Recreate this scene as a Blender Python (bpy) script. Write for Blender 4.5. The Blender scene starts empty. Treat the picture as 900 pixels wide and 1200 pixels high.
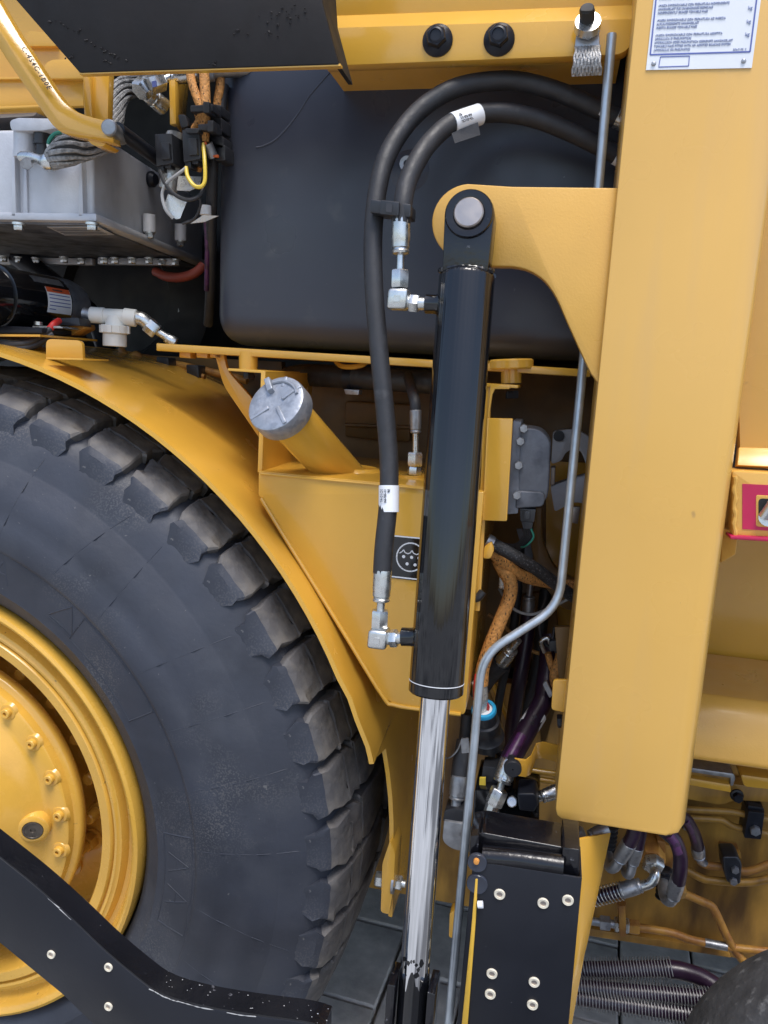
import bpy, bmesh, math, random
from math import sin, cos, pi, radians
from mathutils import Vector as V, Matrix
random.seed(7)
scene = bpy.context.scene
COL = scene.collection

# ------------------------------------------------------------------ camera
PITCH, YAW, ROLL, FOC = radians(10.4), radians(11.9), radians(3.0), 907.0
FW = V((-sin(YAW)*cos(PITCH), cos(YAW)*cos(PITCH), -sin(PITCH)))
_r = V((cos(YAW), sin(YAW), 0)); _u = _r.cross(FW)
RT = _r*cos(ROLL) + _u*sin(ROLL); UP = _u*cos(ROLL) - _r*sin(ROLL)
CAM = V((0, -.895, 1.325))
cd = bpy.data.cameras.new('camera'); cam = bpy.data.objects.new('camera', cd); COL.objects.link(cam)
cam.matrix_world = Matrix(((RT.x, UP.x, -FW.x, CAM.x), (RT.y, UP.y, -FW.y, CAM.y), (RT.z, UP.z, -FW.z, CAM.z), (0, 0, 0, 1)))
cd.sensor_fit = 'VERTICAL'; cd.sensor_height = 36; cd.lens = 36*FOC/1200
cd.clip_start = .02; cd.clip_end = 500
scene.camera = cam

# ------------------------------------------------------------------ sky, sun, exposure
SUN_EL, SUN_ROT = radians(70), radians(158)
w = bpy.data.worlds.new('World'); scene.world = w; w.use_nodes = True
nt = w.node_tree; nt.nodes.clear()
sky = nt.nodes.new('ShaderNodeTexSky'); sky.sky_type = 'NISHITA'; sky.sun_disc = False
sky.sun_elevation = SUN_EL; sky.sun_rotation = SUN_ROT
sky.air_density = 1.0; sky.dust_density = 2.0; sky.ozone_density = 1.0
hs = nt.nodes.new('ShaderNodeHueSaturation'); hs.inputs['Saturation'].default_value = 1.02
bg = nt.nodes.new('ShaderNodeBackground'); bg.inputs['Strength'].default_value = .12
wo = nt.nodes.new('ShaderNodeOutputWorld')
nt.links.new(sky.outputs[0], hs.inputs['Color']); nt.links.new(hs.outputs[0], bg.inputs[0]); nt.links.new(bg.outputs[0], wo.inputs[0])
sl = bpy.data.lights.new('sun', 'SUN'); sl.energy = 1.5; sl.angle = radians(24); sl.color = (1, .97, .93)
so = bpy.data.objects.new('sun', sl); COL.objects.link(so)
sd = V((sin(SUN_ROT)*cos(SUN_EL), cos(SUN_ROT)*cos(SUN_EL), sin(SUN_EL)))      # direction towards the sun
so.rotation_euler = (-sd).to_track_quat('-Z', 'Y').to_euler(); so.location = (-2, -4, 6)
scene.view_settings.view_transform = 'Standard'; scene.view_settings.look = 'None'
scene.view_settings.gamma = 1; scene.view_settings.exposure = 1.05

# ------------------------------------------------------------------ geometry helpers
def at(px, py, Y):
    d = RT*((px-450)/FOC) - UP*((py-600)/FOC) + FW
    return CAM + d*((Y-CAM.y)/d.y)
def atx(px, py, X):
    d = RT*((px-450)/FOC) - UP*((py-600)/FOC) + FW
    return CAM + d*((X-CAM.x)/d.x)
def atz(px, py, Z):
    d = RT*((px-450)/FOC) - UP*((py-600)/FOC) + FW
    return CAM + d*((Z-CAM.z)/d.z)
def mpp(p): return (p-CAM).dot(FW)/FOC             # metres in one photograph pixel at point p
def A3(l): return [at(*q) for q in l]

def frame(d):
    d = d.normalized(); a = V((0, 0, 1)) if abs(d.z) < .9 else V((0, 1, 0))
    u = d.cross(a).normalized(); return u, d.cross(u).normalized()

class MB:
    def __init__(s): s.v = []; s.f = []; s.bev = []
    def add(s, vs, fs):
        n = len(s.v); s.v += [tuple(q) for q in vs]; s.f += [tuple(i+n for i in f) for f in fs]; return s
    def prism(s, poly, off):
        n = len(poly); off = V(off) if not isinstance(off, (int, float)) else V((0, off, 0))
        vs = [V(p) for p in poly] + [V(p)+off for p in poly]
        fs = [tuple(range(n)), tuple(range(2*n-1, n-1, -1))] + [(i, i+n, (i+1) % n+n, (i+1) % n) for i in range(n)]
        return s.add(vs, fs)
    def plate(s, px, Y, th): return s.prism([at(x, y, Y) for x, y in px], th)
    def box(s, lo, hi):
        a, b = lo, hi
        return s.prism([(a[0], a[1], a[2]), (b[0], a[1], a[2]), (b[0], a[1], b[2]), (a[0], a[1], b[2])], (0, b[1]-a[1], 0))
    def obox(s, c, ux, uy, uz):        # oriented box: centre and three half-axis vectors
        c = V(c); P = [c-ux-uy-uz, c+ux-uy-uz, c+ux-uy+uz, c-ux-uy+uz]
        return s.prism(P, uy*2)
    def lathe(s, o, ax, prof, seg=20, ph=0.0, caps=True, arc=None):
        o = V(o); ax = V(ax).normalized(); u, v = frame(ax); vs = []; fs = []; n = len(prof)
        full = arc is None
        ns = seg if full else seg+1
        for k in range(ns):
            t = ph + (2*pi*k/seg if full else arc*k/seg); e = u*cos(t)+v*sin(t)
            for r, h in prof: vs.append(o+e*r+ax*h)
        for k in range(seg):
            a = k*n; b = ((k+1) % ns)*n
            for i in range(n-1): fs.append((a+i, b+i, b+i+1, a+i+1))
        if caps and full:
            if prof[0][0] > 1e-6: fs.append(tuple(k*n for k in range(seg-1, -1, -1)))
            if prof[-1][0] > 1e-6: fs.append(tuple(k*n+n-1 for k in range(seg)))
        return s.add(vs, fs)
    def cyl(s, a, b, r, r2=None, seg=16, ch=0.0):
        a, b = V(a), V(b); L = (b-a).length; r2 = r if r2 is None else r2
        pr = [(r, 0), (r2, L)] if not ch else [(r-ch, 0), (r, ch), (r2, L-ch), (r2-ch, L)]
        return s.lathe(a, b-a, pr, seg)
    def hex(s, a, b, r, ph=.3):
        a, b = V(a), V(b); L = (b-a).length; c = min(r*.14, L*.2)
        return s.lathe(a, b-a, [(r*.9, 0), (r, c), (r, L-c), (r*.9, L)], 6, ph)
    def tube(s, P, r, seg=12):
        P = [V(p) for p in P]; n = len(P); R = r if isinstance(r, (list, tuple)) else [r]*n
        u = None; vs = []; fs = []
        for i in range(n):
            d = (P[min(i+1, n-1)]-P[max(i-1, 0)]).normalized()
            if u is None: u, v = frame(d)
            else:
                u = (u-d*u.dot(d)).normalized(); v = d.cross(u).normalized()
            for k in range(seg):
                t = 2*pi*k/seg; vs.append(P[i]+(u*cos(t)+v*sin(t))*R[i])
        for i in range(n-1):
            for k in range(seg):
                k2 = (k+1) % seg; fs.append((i*seg+k, i*seg+k2, i*seg+seg+k2, i*seg+seg+k))
        fs.append(tuple(range(seg-1, -1, -1))); fs.append(tuple(range((n-1)*seg, n*seg)))
        return s.add(vs, fs)
    def sphere(s, c, r, seg=14):
        m = seg//2; return s.lathe(V(c)-V((0, r, 0)), (0, 1, 0), [(max(r*sin(pi*i/m), 1e-7), r-r*cos(pi*i/m)) for i in range(m+1)], seg, caps=False)

def smooth(P, n=6):
    P = [V(p) for p in P]; Q = [P[0]*2-P[1]]+P+[P[-1]*2-P[-2]]; out = []
    for i in range(1, len(Q)-2):
        a, b, c, d = Q[i-1:i+3]
        for k in range(n):
            t = k/n; out.append(.5*((2*b)+(c-a)*t+(2*a-5*b+4*c-d)*t*t+(3*b-a-3*c+d)*t**3))
    out.append(P[-1]); return out
def bend(P, r, n=6):                    # polyline with rounded corners
    P = [V(p) for p in P]; out = [P[0]]
    for i in range(1, len(P)-1):
        a = (P[i-1]-P[i]); b = (P[i+1]-P[i]); k = min(r, a.length*.48, b.length*.48)
        p0 = P[i]+a.normalized()*k; p2 = P[i]+b.normalized()*k
        for j in range(n+1):
            t = j/n; out.append(p0*(1-t)**2+P[i]*2*t*(1-t)+p2*t*t)
    out.append(P[-1]); return out
def rround(px, r, n=5):                 # 2D polygon with rounded corners; px = (x, y) or (x, y, radius)
    out = []; N = len(px)
    for i in range(N):
        p = V((px[i][0], px[i][1])); rr = px[i][2] if len(px[i]) > 2 else r
        a = V(px[i-1][:2])-p; b = V(px[(i+1) % N][:2])-p; k = min(rr, a.length*.48, b.length*.48)
        if k < .01: out.append(tuple(p)); continue
        p0 = p+a.normalized()*k; p2 = p+b.normalized()*k
        for j in range(n+1):
            t = j/n; q = p0*(1-t)**2+p*2*t*(1-t)+p2*t*t; out.append((q.x, q.y))
    return out

WORLD = {}                              # world-space origin of each object
def link(name, data, parent, org):
    o = bpy.data.objects.new(name, data); COL.objects.link(o); WORLD[o.name] = V(org)
    if parent is not None: o.parent = parent; o.location = V(org)-WORLD[parent.name]
    else: o.location = org
    return o
def thing(name, label, cat, loc, group=None):
    o = link(name, None, None, V(loc)); o.empty_display_size = .02
    o['label'] = label; o['category'] = cat
    if group: o['group'] = group
    return o
def mesh(name, mb, mat, parent=None, bev=0, seg=2, ang=38, label=None, flat=False):
    vs = mb.v; xs, ys, zs = zip(*vs)
    org = V(((min(xs)+max(xs))/2, (min(ys)+max(ys))/2, (min(zs)+max(zs))/2 if parent is not None else min(zs)))
    me = bpy.data.meshes.new(name); me.from_pydata([(a-org.x, b-org.y, c-org.z) for a, b, c in vs], [], mb.f)
    bm = bmesh.new(); bm.from_mesh(me)
    bmesh.ops.recalc_face_normals(bm, faces=bm.faces)
    if bev:
        es = [e for e in bm.edges if len(e.link_faces) == 2 and e.calc_face_angle(0) > radians(ang)]
        bmesh.ops.bevel(bm, geom=es, offset=bev, segments=seg, profile=.5, affect='EDGES', clamp_overlap=True)
    bm.to_mesh(me); bm.free()
    if not flat:
        me.shade_smooth(); me.set_sharp_from_angle(angle=radians(38))
    me.materials.append(mat)
    o = link(name, me, parent, org)
    if label: o['label'] = label
    return o
def align(o, d):                        # give a long part a local Z along its own axis
    q = V((0, 0, 1)).rotation_difference(-V(d)); o.data.transform(q.inverted().to_matrix().to_4x4()); o.rotation_mode = 'QUATERNION'; o.rotation_quaternion = q; return o
def solo(name, mb, mat, label, cat, group=None, bev=0, **k):
    o = mesh(name, mb, mat, None, bev, **k); o['label'] = label; o['category'] = cat
    if group: o['group'] = group
    return o
def struct(name, mb, mat, bev=0, parent=None, **k):
    o = mesh(name, mb, mat, parent, bev, **k); o['kind'] = 'structure'; return o
def text(name, s, p, size, mat, parent, right=None, up=None, ext=.0003, sp=1.0):
    cu = bpy.data.curves.new(name, 'FONT'); cu.body = s; cu.size = size; cu.extrude = ext; cu.resolution_u = 2; cu.space_line = 1.05; cu.space_character = sp
    t = bpy.data.objects.new(name+'_tmp', cu); COL.objects.link(t)
    dg = bpy.context.evaluated_depsgraph_get(); me = bpy.data.meshes.new_from_object(t.evaluated_get(dg))
    bpy.data.objects.remove(t); me.materials.clear(); me.materials.append(mat)
    R = V(right or (1, 0, 0)).normalized(); U = V(up or (0, 0, 1)); U = (U-R*U.dot(R)).normalized(); N = R.cross(U)
    M = Matrix((R, U, N)).transposed()
    for v in me.vertices: v.co = M @ v.co
    return link(name, me, parent, V(p))

# ------------------------------------------------------------------ materials
def lin(c): return tuple(x/12.92 if x <= .04045 else ((x+.055)/1.055)**2.4 for x in c)
def mat(name, col, rough=.5, metal=0.0, var=.12, vscale=14, bump=0.0, bscale=200, coat=0.0, col2=None, c2scale=6, c2lo=.55, c2hi=.7,
        rvar=.08, stretch=None, spec=.5, fleck=None, coords='Object', bdist=.001, speck=None, grit=None, bst=None):
    m = bpy.data.materials.new(name); m.use_nodes = True; t = m.node_tree; N = t.nodes; L = t.links
    b = N['Principled BSDF']; tc = N.new('ShaderNodeTexCoord'); src = tc.outputs[coords]
    if coords == 'World':
        pass
    def noise(sc, det=4, st=None):
        n = N.new('ShaderNodeTexNoise'); n.inputs['Scale'].default_value = sc; n.inputs['Detail'].default_value = det
        s = src
        if st:
            mp = N.new('ShaderNodeMapping'); mp.inputs['Scale'].default_value = st; L.new(src, mp.inputs[0]); s = mp.outputs[0]
        L.new(s, n.inputs['Vector']); return n.outputs['Fac']
    def ramp(f, lo, hi, a=0.0, z=1.0):
        r = N.new('ShaderNodeMapRange'); r.inputs[1].default_value = lo; r.inputs[2].default_value = hi
        r.inputs[3].default_value = a; r.inputs[4].default_value = z; L.new(f, r.inputs[0]); return r.outputs[0]
    def mix(f, a, c):
        x = N.new('ShaderNodeMix'); x.data_type = 'RGBA'
        if isinstance(f, float): x.inputs[0].default_value = f
        else: L.new(f, x.inputs[0])
        for i, q in ((6, a), (7, c)):
            if isinstance(q, tuple): x.inputs[i].default_value = (*q, 1)
            else: L.new(q, x.inputs[i])
        return x.outputs[2]
    c = col
    n1 = noise(vscale, 5)
    cc = mix(ramp(n1, .3, .7), tuple(x*(1-var) for x in col), tuple(min(1, x*(1+var)) for x in col))
    if col2: cc = mix(ramp(noise(c2scale, 8, stretch), c2lo, c2hi), cc, col2)
    if grit:                                         # sandy scuffed areas: fine grain inside large ragged patches
        ml = N.new('ShaderNodeMath'); ml.operation = 'MULTIPLY'
        L.new(ramp(noise(grit[1], 6), grit[2], grit[3]), ml.inputs[0]); L.new(ramp(noise(grit[4], 3), .50, .60), ml.inputs[1]); cc = mix(ml.outputs[0], cc, grit[0])
    if speck:                                        # fine pale or dark specks of dust and grit
        cc = mix(ramp(noise(speck[1], 2), speck[2], speck[2]+.04), cc, speck[0])
        cc = mix(ramp(noise(speck[1]*3.1, 2), speck[2]+.02, speck[2]+.06), cc, speck[0])
    if fleck:                                        # woven sleeve: short dark or pale threads
        vo = N.new('ShaderNodeTexVoronoi'); vo.inputs['Scale'].default_value = fleck[1]
        mp = N.new('ShaderNodeMapping'); mp.inputs['Scale'].default_value = fleck[3] if len(fleck) > 3 else (1, 1, .45); L.new(src, mp.inputs[0]); L.new(mp.outputs[0], vo.inputs['Vector'])
        cc = mix(ramp(vo.outputs['Distance'], fleck[2], fleck[2]*.75), cc, fleck[0])
    L.new(cc, b.inputs['Base Color'])
    L.new(ramp(noise(vscale*2.3, 3), .3, .7, max(.02, rough-rvar), min(1, rough+rvar)), b.inputs['Roughness'])
    b.inputs['Metallic'].default_value = metal; b.inputs['Coat Weight'].default_value = coat; b.inputs['Coat Roughness'].default_value = .12
    b.inputs['Specular IOR Level'].default_value = spec
    if bump:
        bp = N.new('ShaderNodeBump'); bp.inputs['Strength'].default_value = bump; bp.inputs['Distance'].default_value = bdist
        L.new(noise(bscale, 3, bst), bp.inputs['Height']); L.new(bp.outputs[0], b.inputs['Normal'])
    return m
YEL = (.65, .352, .046)
M = {}
M['yellow'] = mat('yellow_paint', YEL, .22, var=.06, vscale=9, bump=.10, bscale=320, coat=.35, rvar=.06, speck=((.13, .08, .04), 48, .79), col2=(.42, .24, .07), c2scale=17, c2lo=.72, c2hi=.95)
M['post'] = mat('pale_yellow_paint', (.665, .382, .085), .32, var=.04, vscale=4, bump=.05, bscale=380, coat=.25, col2=(.60, .36, .12), c2scale=7, c2lo=.5, c2hi=.85, stretch=(3, 3, .25), speck=((.35, .2, .07), 30, .80))
M['plate'] = mat('textured_yellow_paint', (.65, .36, .07), .33, var=.06, vscale=10, bump=.22, bscale=420, coat=.1, col2=(.38, .22, .09), c2scale=60, c2lo=.74, c2hi=.8)
M['stained'] = mat('stained_yellow_paint', (.47, .25, .045), .42, var=.22, vscale=14, bump=.15, bscale=120, col2=(.13, .065, .018), c2scale=6, c2lo=.38, c2hi=.66, stretch=(3.2, 1, .8))
M['rimyel'] = mat('wheel_yellow_paint', (.67, .375, .058), .26, speck=((.16, .10, .04), 55, .76), var=.08, vscale=15, bump=.18, bscale=160, coat=.2, col2=(.33, .2, .05), c2scale=40, c2lo=.73, c2hi=.8)
M['brown'] = mat('rusty_brown_paint', (.30, .13, .03), .5, var=.3, vscale=40, bump=.2, bscale=200, col2=(.44, .22, .04), c2scale=30, c2lo=.45, c2hi=.6)
M['gloss'] = mat('glossy_black_paint', (.005, .0055, .007), .07, var=.2, bump=.05, bscale=90, coat=.3, rvar=.03)
M['barrel'] = mat('drawn_black_paint', (.005, .0055, .007), .06, var=.2, bump=.7, bscale=150, bst=(1, 1, .0012), bdist=.0016, coat=0.0, rvar=.03, spec=.62)
M['rough_gloss'] = mat('dusty_black_paint', (.006, .006, .008), .17, var=.3, bump=.45, bscale=110, col2=(.10, .10, .11), c2scale=110, c2lo=.69, c2hi=.74)
M['satin'] = mat('satin_black_paint', (.011, .0125, .018), .36, spec=.3, var=.2, vscale=8, bump=.08, bscale=300, col2=(.16, .16, .16), c2scale=150, c2lo=.76, c2hi=.79)
M['matte'] = mat('matte_black_panel', (.016, .014, .014), .6, spec=.22, var=.2, bump=.25, bscale=90, col2=(.07, .065, .06), c2scale=70, c2lo=.72, c2hi=.78)
M['plastic'] = mat('black_polyethylene', (.039, .044, .061), .34, speck=((.13, .13, .14), 45, .76), var=.12, vscale=6, bump=.08, bscale=70, col2=(.075, .078, .085), c2scale=22, c2lo=.62, c2hi=.85, spec=.45)
M['moulded'] = mat('moulded_black_plastic', (.02, .021, .025), .38, var=.15, bump=.1, bscale=300)
M['hose'] = mat('black_rubber_hose', (.022, .022, .025), .55, var=.2, vscale=40, bump=.25, bscale=330, col2=(.06, .06, .065), c2scale=50, c2lo=.62, c2hi=.8)
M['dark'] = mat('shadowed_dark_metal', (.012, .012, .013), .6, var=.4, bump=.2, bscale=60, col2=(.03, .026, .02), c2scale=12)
M['tyre'] = mat('tyre_rubber', (.031, .035, .048), .56, grit=((.088, .087, .090), 6, .54, .68, 420), speck=((.10, .10, .105), 130, .735), var=.25, vscale=9, bump=.35, bscale=150, col2=(.043, .047, .060), c2scale=16, c2lo=.50, c2hi=.72, spec=.45)
M['tread'] = mat('worn_tread_rubber', (.070, .066, .067), .72, var=.3, vscale=30, bump=.8, bscale=110, col2=(.15, .135, .12), c2scale=26, c2lo=.48, c2hi=.72, bdist=.002)
M['dusty'] = mat('dusty_tyre_rubber', (.040, .040, .042), .75, var=.3, vscale=30, bump=1, bscale=60, col2=(.12, .12, .12), c2scale=60, c2lo=.58, c2hi=.68, bdist=.003)
M['zinc'] = mat('zinc_plated_steel', (.60, .61, .60), .3, .92, var=.12, vscale=60, bump=.08, bscale=300, rvar=.1)
M['dullzinc'] = mat('dull_zinc_steel', (.34, .35, .37), .42, .75, var=.25, vscale=60, bump=.3, bscale=220, col2=(.13, .12, .11), c2scale=40, c2lo=.6, c2hi=.75)
M['galv'] = mat('galvanised_rod', (.42, .47, .52), .36, .7, var=.15, vscale=50, bump=.1, bscale=250)
M['chrome'] = mat('chrome_plating', (.74, .75, .77), .05, 1, var=.02, rvar=.02, bump=.5, bscale=170, bst=(1, 1, .0012), bdist=.0014)
M['pin'] = mat('brushed_pin_steel', (.42, .37, .34), .38, .85, var=.1, vscale=30, bump=.1, bscale=200)
M['alu'] = mat('cast_aluminium', (.50, .51, .54), .5, .2, var=.12, vscale=18, bump=.35, bscale=320, col2=(.33, .335, .35), c2scale=14, c2lo=.6, c2hi=.8)
M['darkalu'] = mat('dull_cast_aluminium', (.16, .17, .195), .55, .35, var=.25, vscale=30, bump=.5, bscale=180, col2=(.06, .065, .08), c2scale=25, c2lo=.48, c2hi=.7)
M['cap'] = mat('galvanised_cap', (.34, .36, .40), .45, .5, var=.2, vscale=70, bump=.4, bscale=260, col2=(.26, .28, .32), c2scale=80, c2lo=.5, c2hi=.62)
M['strap'] = mat('braided_steel_strap', (.34, .34, .34), .5, .6, var=.3, vscale=120, bump=.9, bscale=330, bdist=.002)
M['braid'] = mat('grey_braided_sleeve', (.26, .26, .26), .6, .2, var=.5, vscale=200, bump=1, bscale=300, bdist=.002)
M['blackbraid'] = mat('black_braided_sleeve', (.015, .015, .017), .5, var=.3, bump=.8, bscale=380, fleck=((.09, .09, .1), 330, .28, (1, 1, 1)), bdist=.002)
M['loom'] = mat('orange_braided_sleeve', (.56, .26, .07), .65, var=.35, vscale=260, bump=1, bscale=480, fleck=((.07, .035, .015), 300, .27), bdist=.002)
M['wire'] = mat('spring_wire', (.20, .20, .205), .45, .5, var=.2)
M['purple'] = mat('purple_hose', (.017, .006, .019), .38, var=.3, vscale=30, bump=.15, bscale=300)
M['purpleprint'] = mat('purple_print', (.065, .016, .072), .45, var=.35, vscale=60, col2=(.03, .01, .033), c2scale=110, c2lo=.5, c2hi=.6)
M['white'] = mat('white_plastic', (.72, .71, .66), .4, var=.06)
M['label'] = mat('white_label', (.74, .75, .77), .45, var=.03)
M['tape'] = mat('silver_tape', (.55, .55, .53), .3, .5, var=.15, vscale=40, bump=.6, bscale=60, bdist=.003)
M['ink'] = mat('black_print', (.03, .03, .035), .5)
M['blueink'] = mat('blue_print', (.10, .13, .36), .5)
M['lightink'] = mat('faded_blue_print', (.26, .31, .50), .5)
M['redlabel'] = mat('orange_red_print', (.62, .10, .03), .45)
M['magenta'] = mat('magenta_label', (.47, .012, .07), .42, var=.08, vscale=30)
M['redwire'] = mat('red_insulation', (.55, .03, .025), .4)
M['yelwire'] = mat('yellow_insulation', (.72, .52, .06), .4)
M['greywire'] = mat('grey_insulation', (.35, .35, .35), .45)
M['green'] = mat('green_insulation', (.02, .20, .14), .4)
M['blue'] = mat('blue_seal', (.02, .30, .55), .4)
M['nylon'] = mat('cream_nylon', (.66, .60, .48), .45, var=.1)
M['paver'] = mat('dark_concrete', (.50, .46, .415), .85, var=.22, vscale=22, bump=.7, bscale=160, col2=(.32, .295, .27), c2scale=9, c2lo=.5, c2hi=.7, bdist=.002)
M['joint'] = mat('sandy_joint', (.045, .042, .038), .95, var=.4, vscale=60, bump=.8, bscale=200)
M['yard'] = mat('reflecting_yard_concrete', (.40, .40, .39), .9, var=.25, vscale=1.1, bump=.3, bscale=60, col2=(.10, .10, .10), c2scale=.55, c2lo=.50, c2hi=.60)  # unseen yard; pale tone and dark patches added for bounce and chrome reflections
M['engine'] = mat('shade_darkened_yellow_paint', (.20, .105, .024), .45, var=.25, vscale=12, bump=.15, bscale=150, col2=(.09, .05, .015), c2scale=9, c2lo=.45, c2hi=.7)  # yellow paint with the shade of the recesses put into its base colour

# ================================================================== SETTING: yard, pavers, machine body that closes the bays
g = MB(); g.prism([(-300, -300, -.02), (300, -300, -.02), (300, 300, -.02), (-300, 300, -.02)], (0, 0, -.2))
struct('ground', g, M['yard'])
bed = MB(); bed.prism([(-1.6, -.25, -.008), (1.7, -.25, -.008), (1.7, 2.2, -.008), (-1.6, 2.2, -.008)], (0, 0, -.008))
pav = struct('pavement', bed, M['joint'])
pm = []
for k in range(4):
    b = MB(); b.box((-.0775, -.117, -.06), (.0775, .117, 0)); b2 = bmesh.new()
    o = mesh('paver', b, M['paver'], pav, .004, 1); pm.append(o.data); WORLD.pop(o.name); bpy.data.objects.remove(o)
ca, sa = cos(radians(-4)), sin(radians(-4))
n = 0
for i in range(-8, 9):
    for j in range(-1, 9):
        x = -.2 + i*.161 + random.uniform(-.001, .001); y = .45 + j*.24 + (.12 if i % 2 else 0)
        X, Y = x*ca-y*sa, x*sa+y*ca
        if not (-1.3 < X < 1.5 and .1 < Y < 2.05): continue
        o = link('paver', pm[n % 4], pav, (X, Y, random.uniform(-.003, .0015))); n += 1
        o.rotation_euler = (random.uniform(-.008, .008), random.uniform(-.008, .008), radians(-4)+random.uniform(-.006, .006))

# main chassis plate across the lower half (pipes sit on its right part)
ch = thing('chassis_frame', 'stained yellow chassis side plate behind the rusty brown pipes', 'chassis', (.2, .40, .353))
b = MB(); b.box((-1.75, .40, .353), (1.35, .425, .80)); mesh('side_plate', b, M['stained'], ch, .003)
b = MB(); b.box((-1.75, .72, .36), (1.35, 1.9, .80)); mesh('belly_light_block', b, M['dark'], ch)  # unseen bulk added to block light from the far side underneath
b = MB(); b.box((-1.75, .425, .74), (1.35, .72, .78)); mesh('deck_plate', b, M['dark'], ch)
b = MB(); b.plate([(690, 1088), (853, 1114), (857, 1123), (688, 1097)], .385, .014); mesh('edge_strip', b, M['stained'], ch, .002)
# bulkhead of the engine bay
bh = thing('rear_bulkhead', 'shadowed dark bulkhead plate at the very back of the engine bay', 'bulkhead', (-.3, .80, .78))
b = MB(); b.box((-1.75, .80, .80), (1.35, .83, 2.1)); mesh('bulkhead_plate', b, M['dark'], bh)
b = MB(); b.box((-1.75, .12, 2.0), (1.35, .80, 2.04)); mesh('roof_light_block', b, M['dark'], bh)  # unseen roof, added to keep light from above out of the bay
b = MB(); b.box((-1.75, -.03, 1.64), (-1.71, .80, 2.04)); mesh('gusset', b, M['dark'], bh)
# yellow inner wall of the right recess
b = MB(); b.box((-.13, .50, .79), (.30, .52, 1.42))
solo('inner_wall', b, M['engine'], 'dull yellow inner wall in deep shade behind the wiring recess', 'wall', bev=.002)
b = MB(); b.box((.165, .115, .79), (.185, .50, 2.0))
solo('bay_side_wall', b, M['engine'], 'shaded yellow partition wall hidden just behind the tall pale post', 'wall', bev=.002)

# ================================================================== WHEEL
WC = V((-.857, 0, .65))
wh = thing('wheel', 'large worn off-road wheel with black chunky tyre and yellow rim', 'wheel', (WC.x, .22, 0))
def ring(prof, seg=96): return MB().lathe(WC, (0, 1, 0), [(r, y) for y, r in prof], seg, caps=False)
TW = .445
half = [(.06, .335), (.02, .347), (.004, .352), (-.006, .362), (-.014, .378), (-.0165, .380), (-.0165, .384), (-.022, .41), (-.026, .440), (-.0285, .442), (-.030, .446),
        (-.0305, .478), (-.029, .480), (-.028, .50), (-.024, .528), (-.022, .530), (-.018, .552), (-.0165, .5535), (-.0155, .557), (-.010, .572), (-.006, .584), (-.001, .594), (.008, .608), (.020, .618), (.05, .626), (.10, .628)]
prof = half + [(TW-y, r) for y, r in reversed(half)]
ty = mesh('tyre', ring(prof, 120), M['tyre'], wh)
# raised ribs and marks moulded in the sidewall
def yside(r):
    for (y0, r0), (y1, r1) in zip(half, half[1:]):
        if r0 <= r <= r1: return y0+(y1-y0)*(r-r0)/(r1-r0)
    return 0
b = MB()
def mark(pts, wd=.0014):
    P = []
    for a, r in pts:
        P.append(WC+V((r*cos(radians(a)), yside(r)+wd*.45, r*sin(radians(a)))))
    b.tube(P, wd, 5)
for a in range(-40, 140, 11):
    j = random.uniform(-5, 5); mark([(a+j*k/9, .445+.15*k/9) for k in range(10)], .0006)
for a0, L in ((-14, 20), (30, 20)):
    mark([(a0+L*k/16, .392) for k in range(17)]); mark([(a0+L*k/16, .436) for k in range(17)])
    mark([(a0, .392+.044*k/6) for k in range(7)]); mark([(a0+L, .392+.044*k/6) for k in range(7)])
tri = [(50, .40), (56, .40), (53, .435), (50, .40)]
for p, q in zip(tri, tri[1:]): mark([(p[0]+(q[0]-p[0])*k/8, p[1]+(q[1]-p[1])*k/8) for k in range(9)])
mark([(50+k, .396) for k in range(0, 7)])
for a0 in (-2, -9, -26, 66, 73, 80):
    for p, q in (((a0, .398), (a0+2, .43)), ((a0+2, .43), (a0+4, .398)), ((a0+1, .412), (a0+3, .412))):
        mark([(p[0]+(q[0]-p[0])*k/6, p[1]+(q[1]-p[1])*k/6) for k in range(7)])
mesh('moulded_marking', b, M['tyre'], ty)['kind'] = 'stuff'
LP = [(-.0048, .580), (-.0035, .590), (-.0025, .602), (-.0005, .613), (.004, .6215), (.012, .6285), (.028, .6355), (.042, .6395), (.0432, .6315), (.0462, .632), (.0475, .6405), (.066, .643), (.078, .645), (.0792, .636), (.0822, .636), (.0835, .6455), (.11, .648), (.14, .649), (.172, .650), (.204, .649), (.209, .640), (.214, .60)]
LC = [-1.14, -1, -.93, -.72, -.45, -.12, .15, .45, .72, .93, 1, 1.14]
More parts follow.
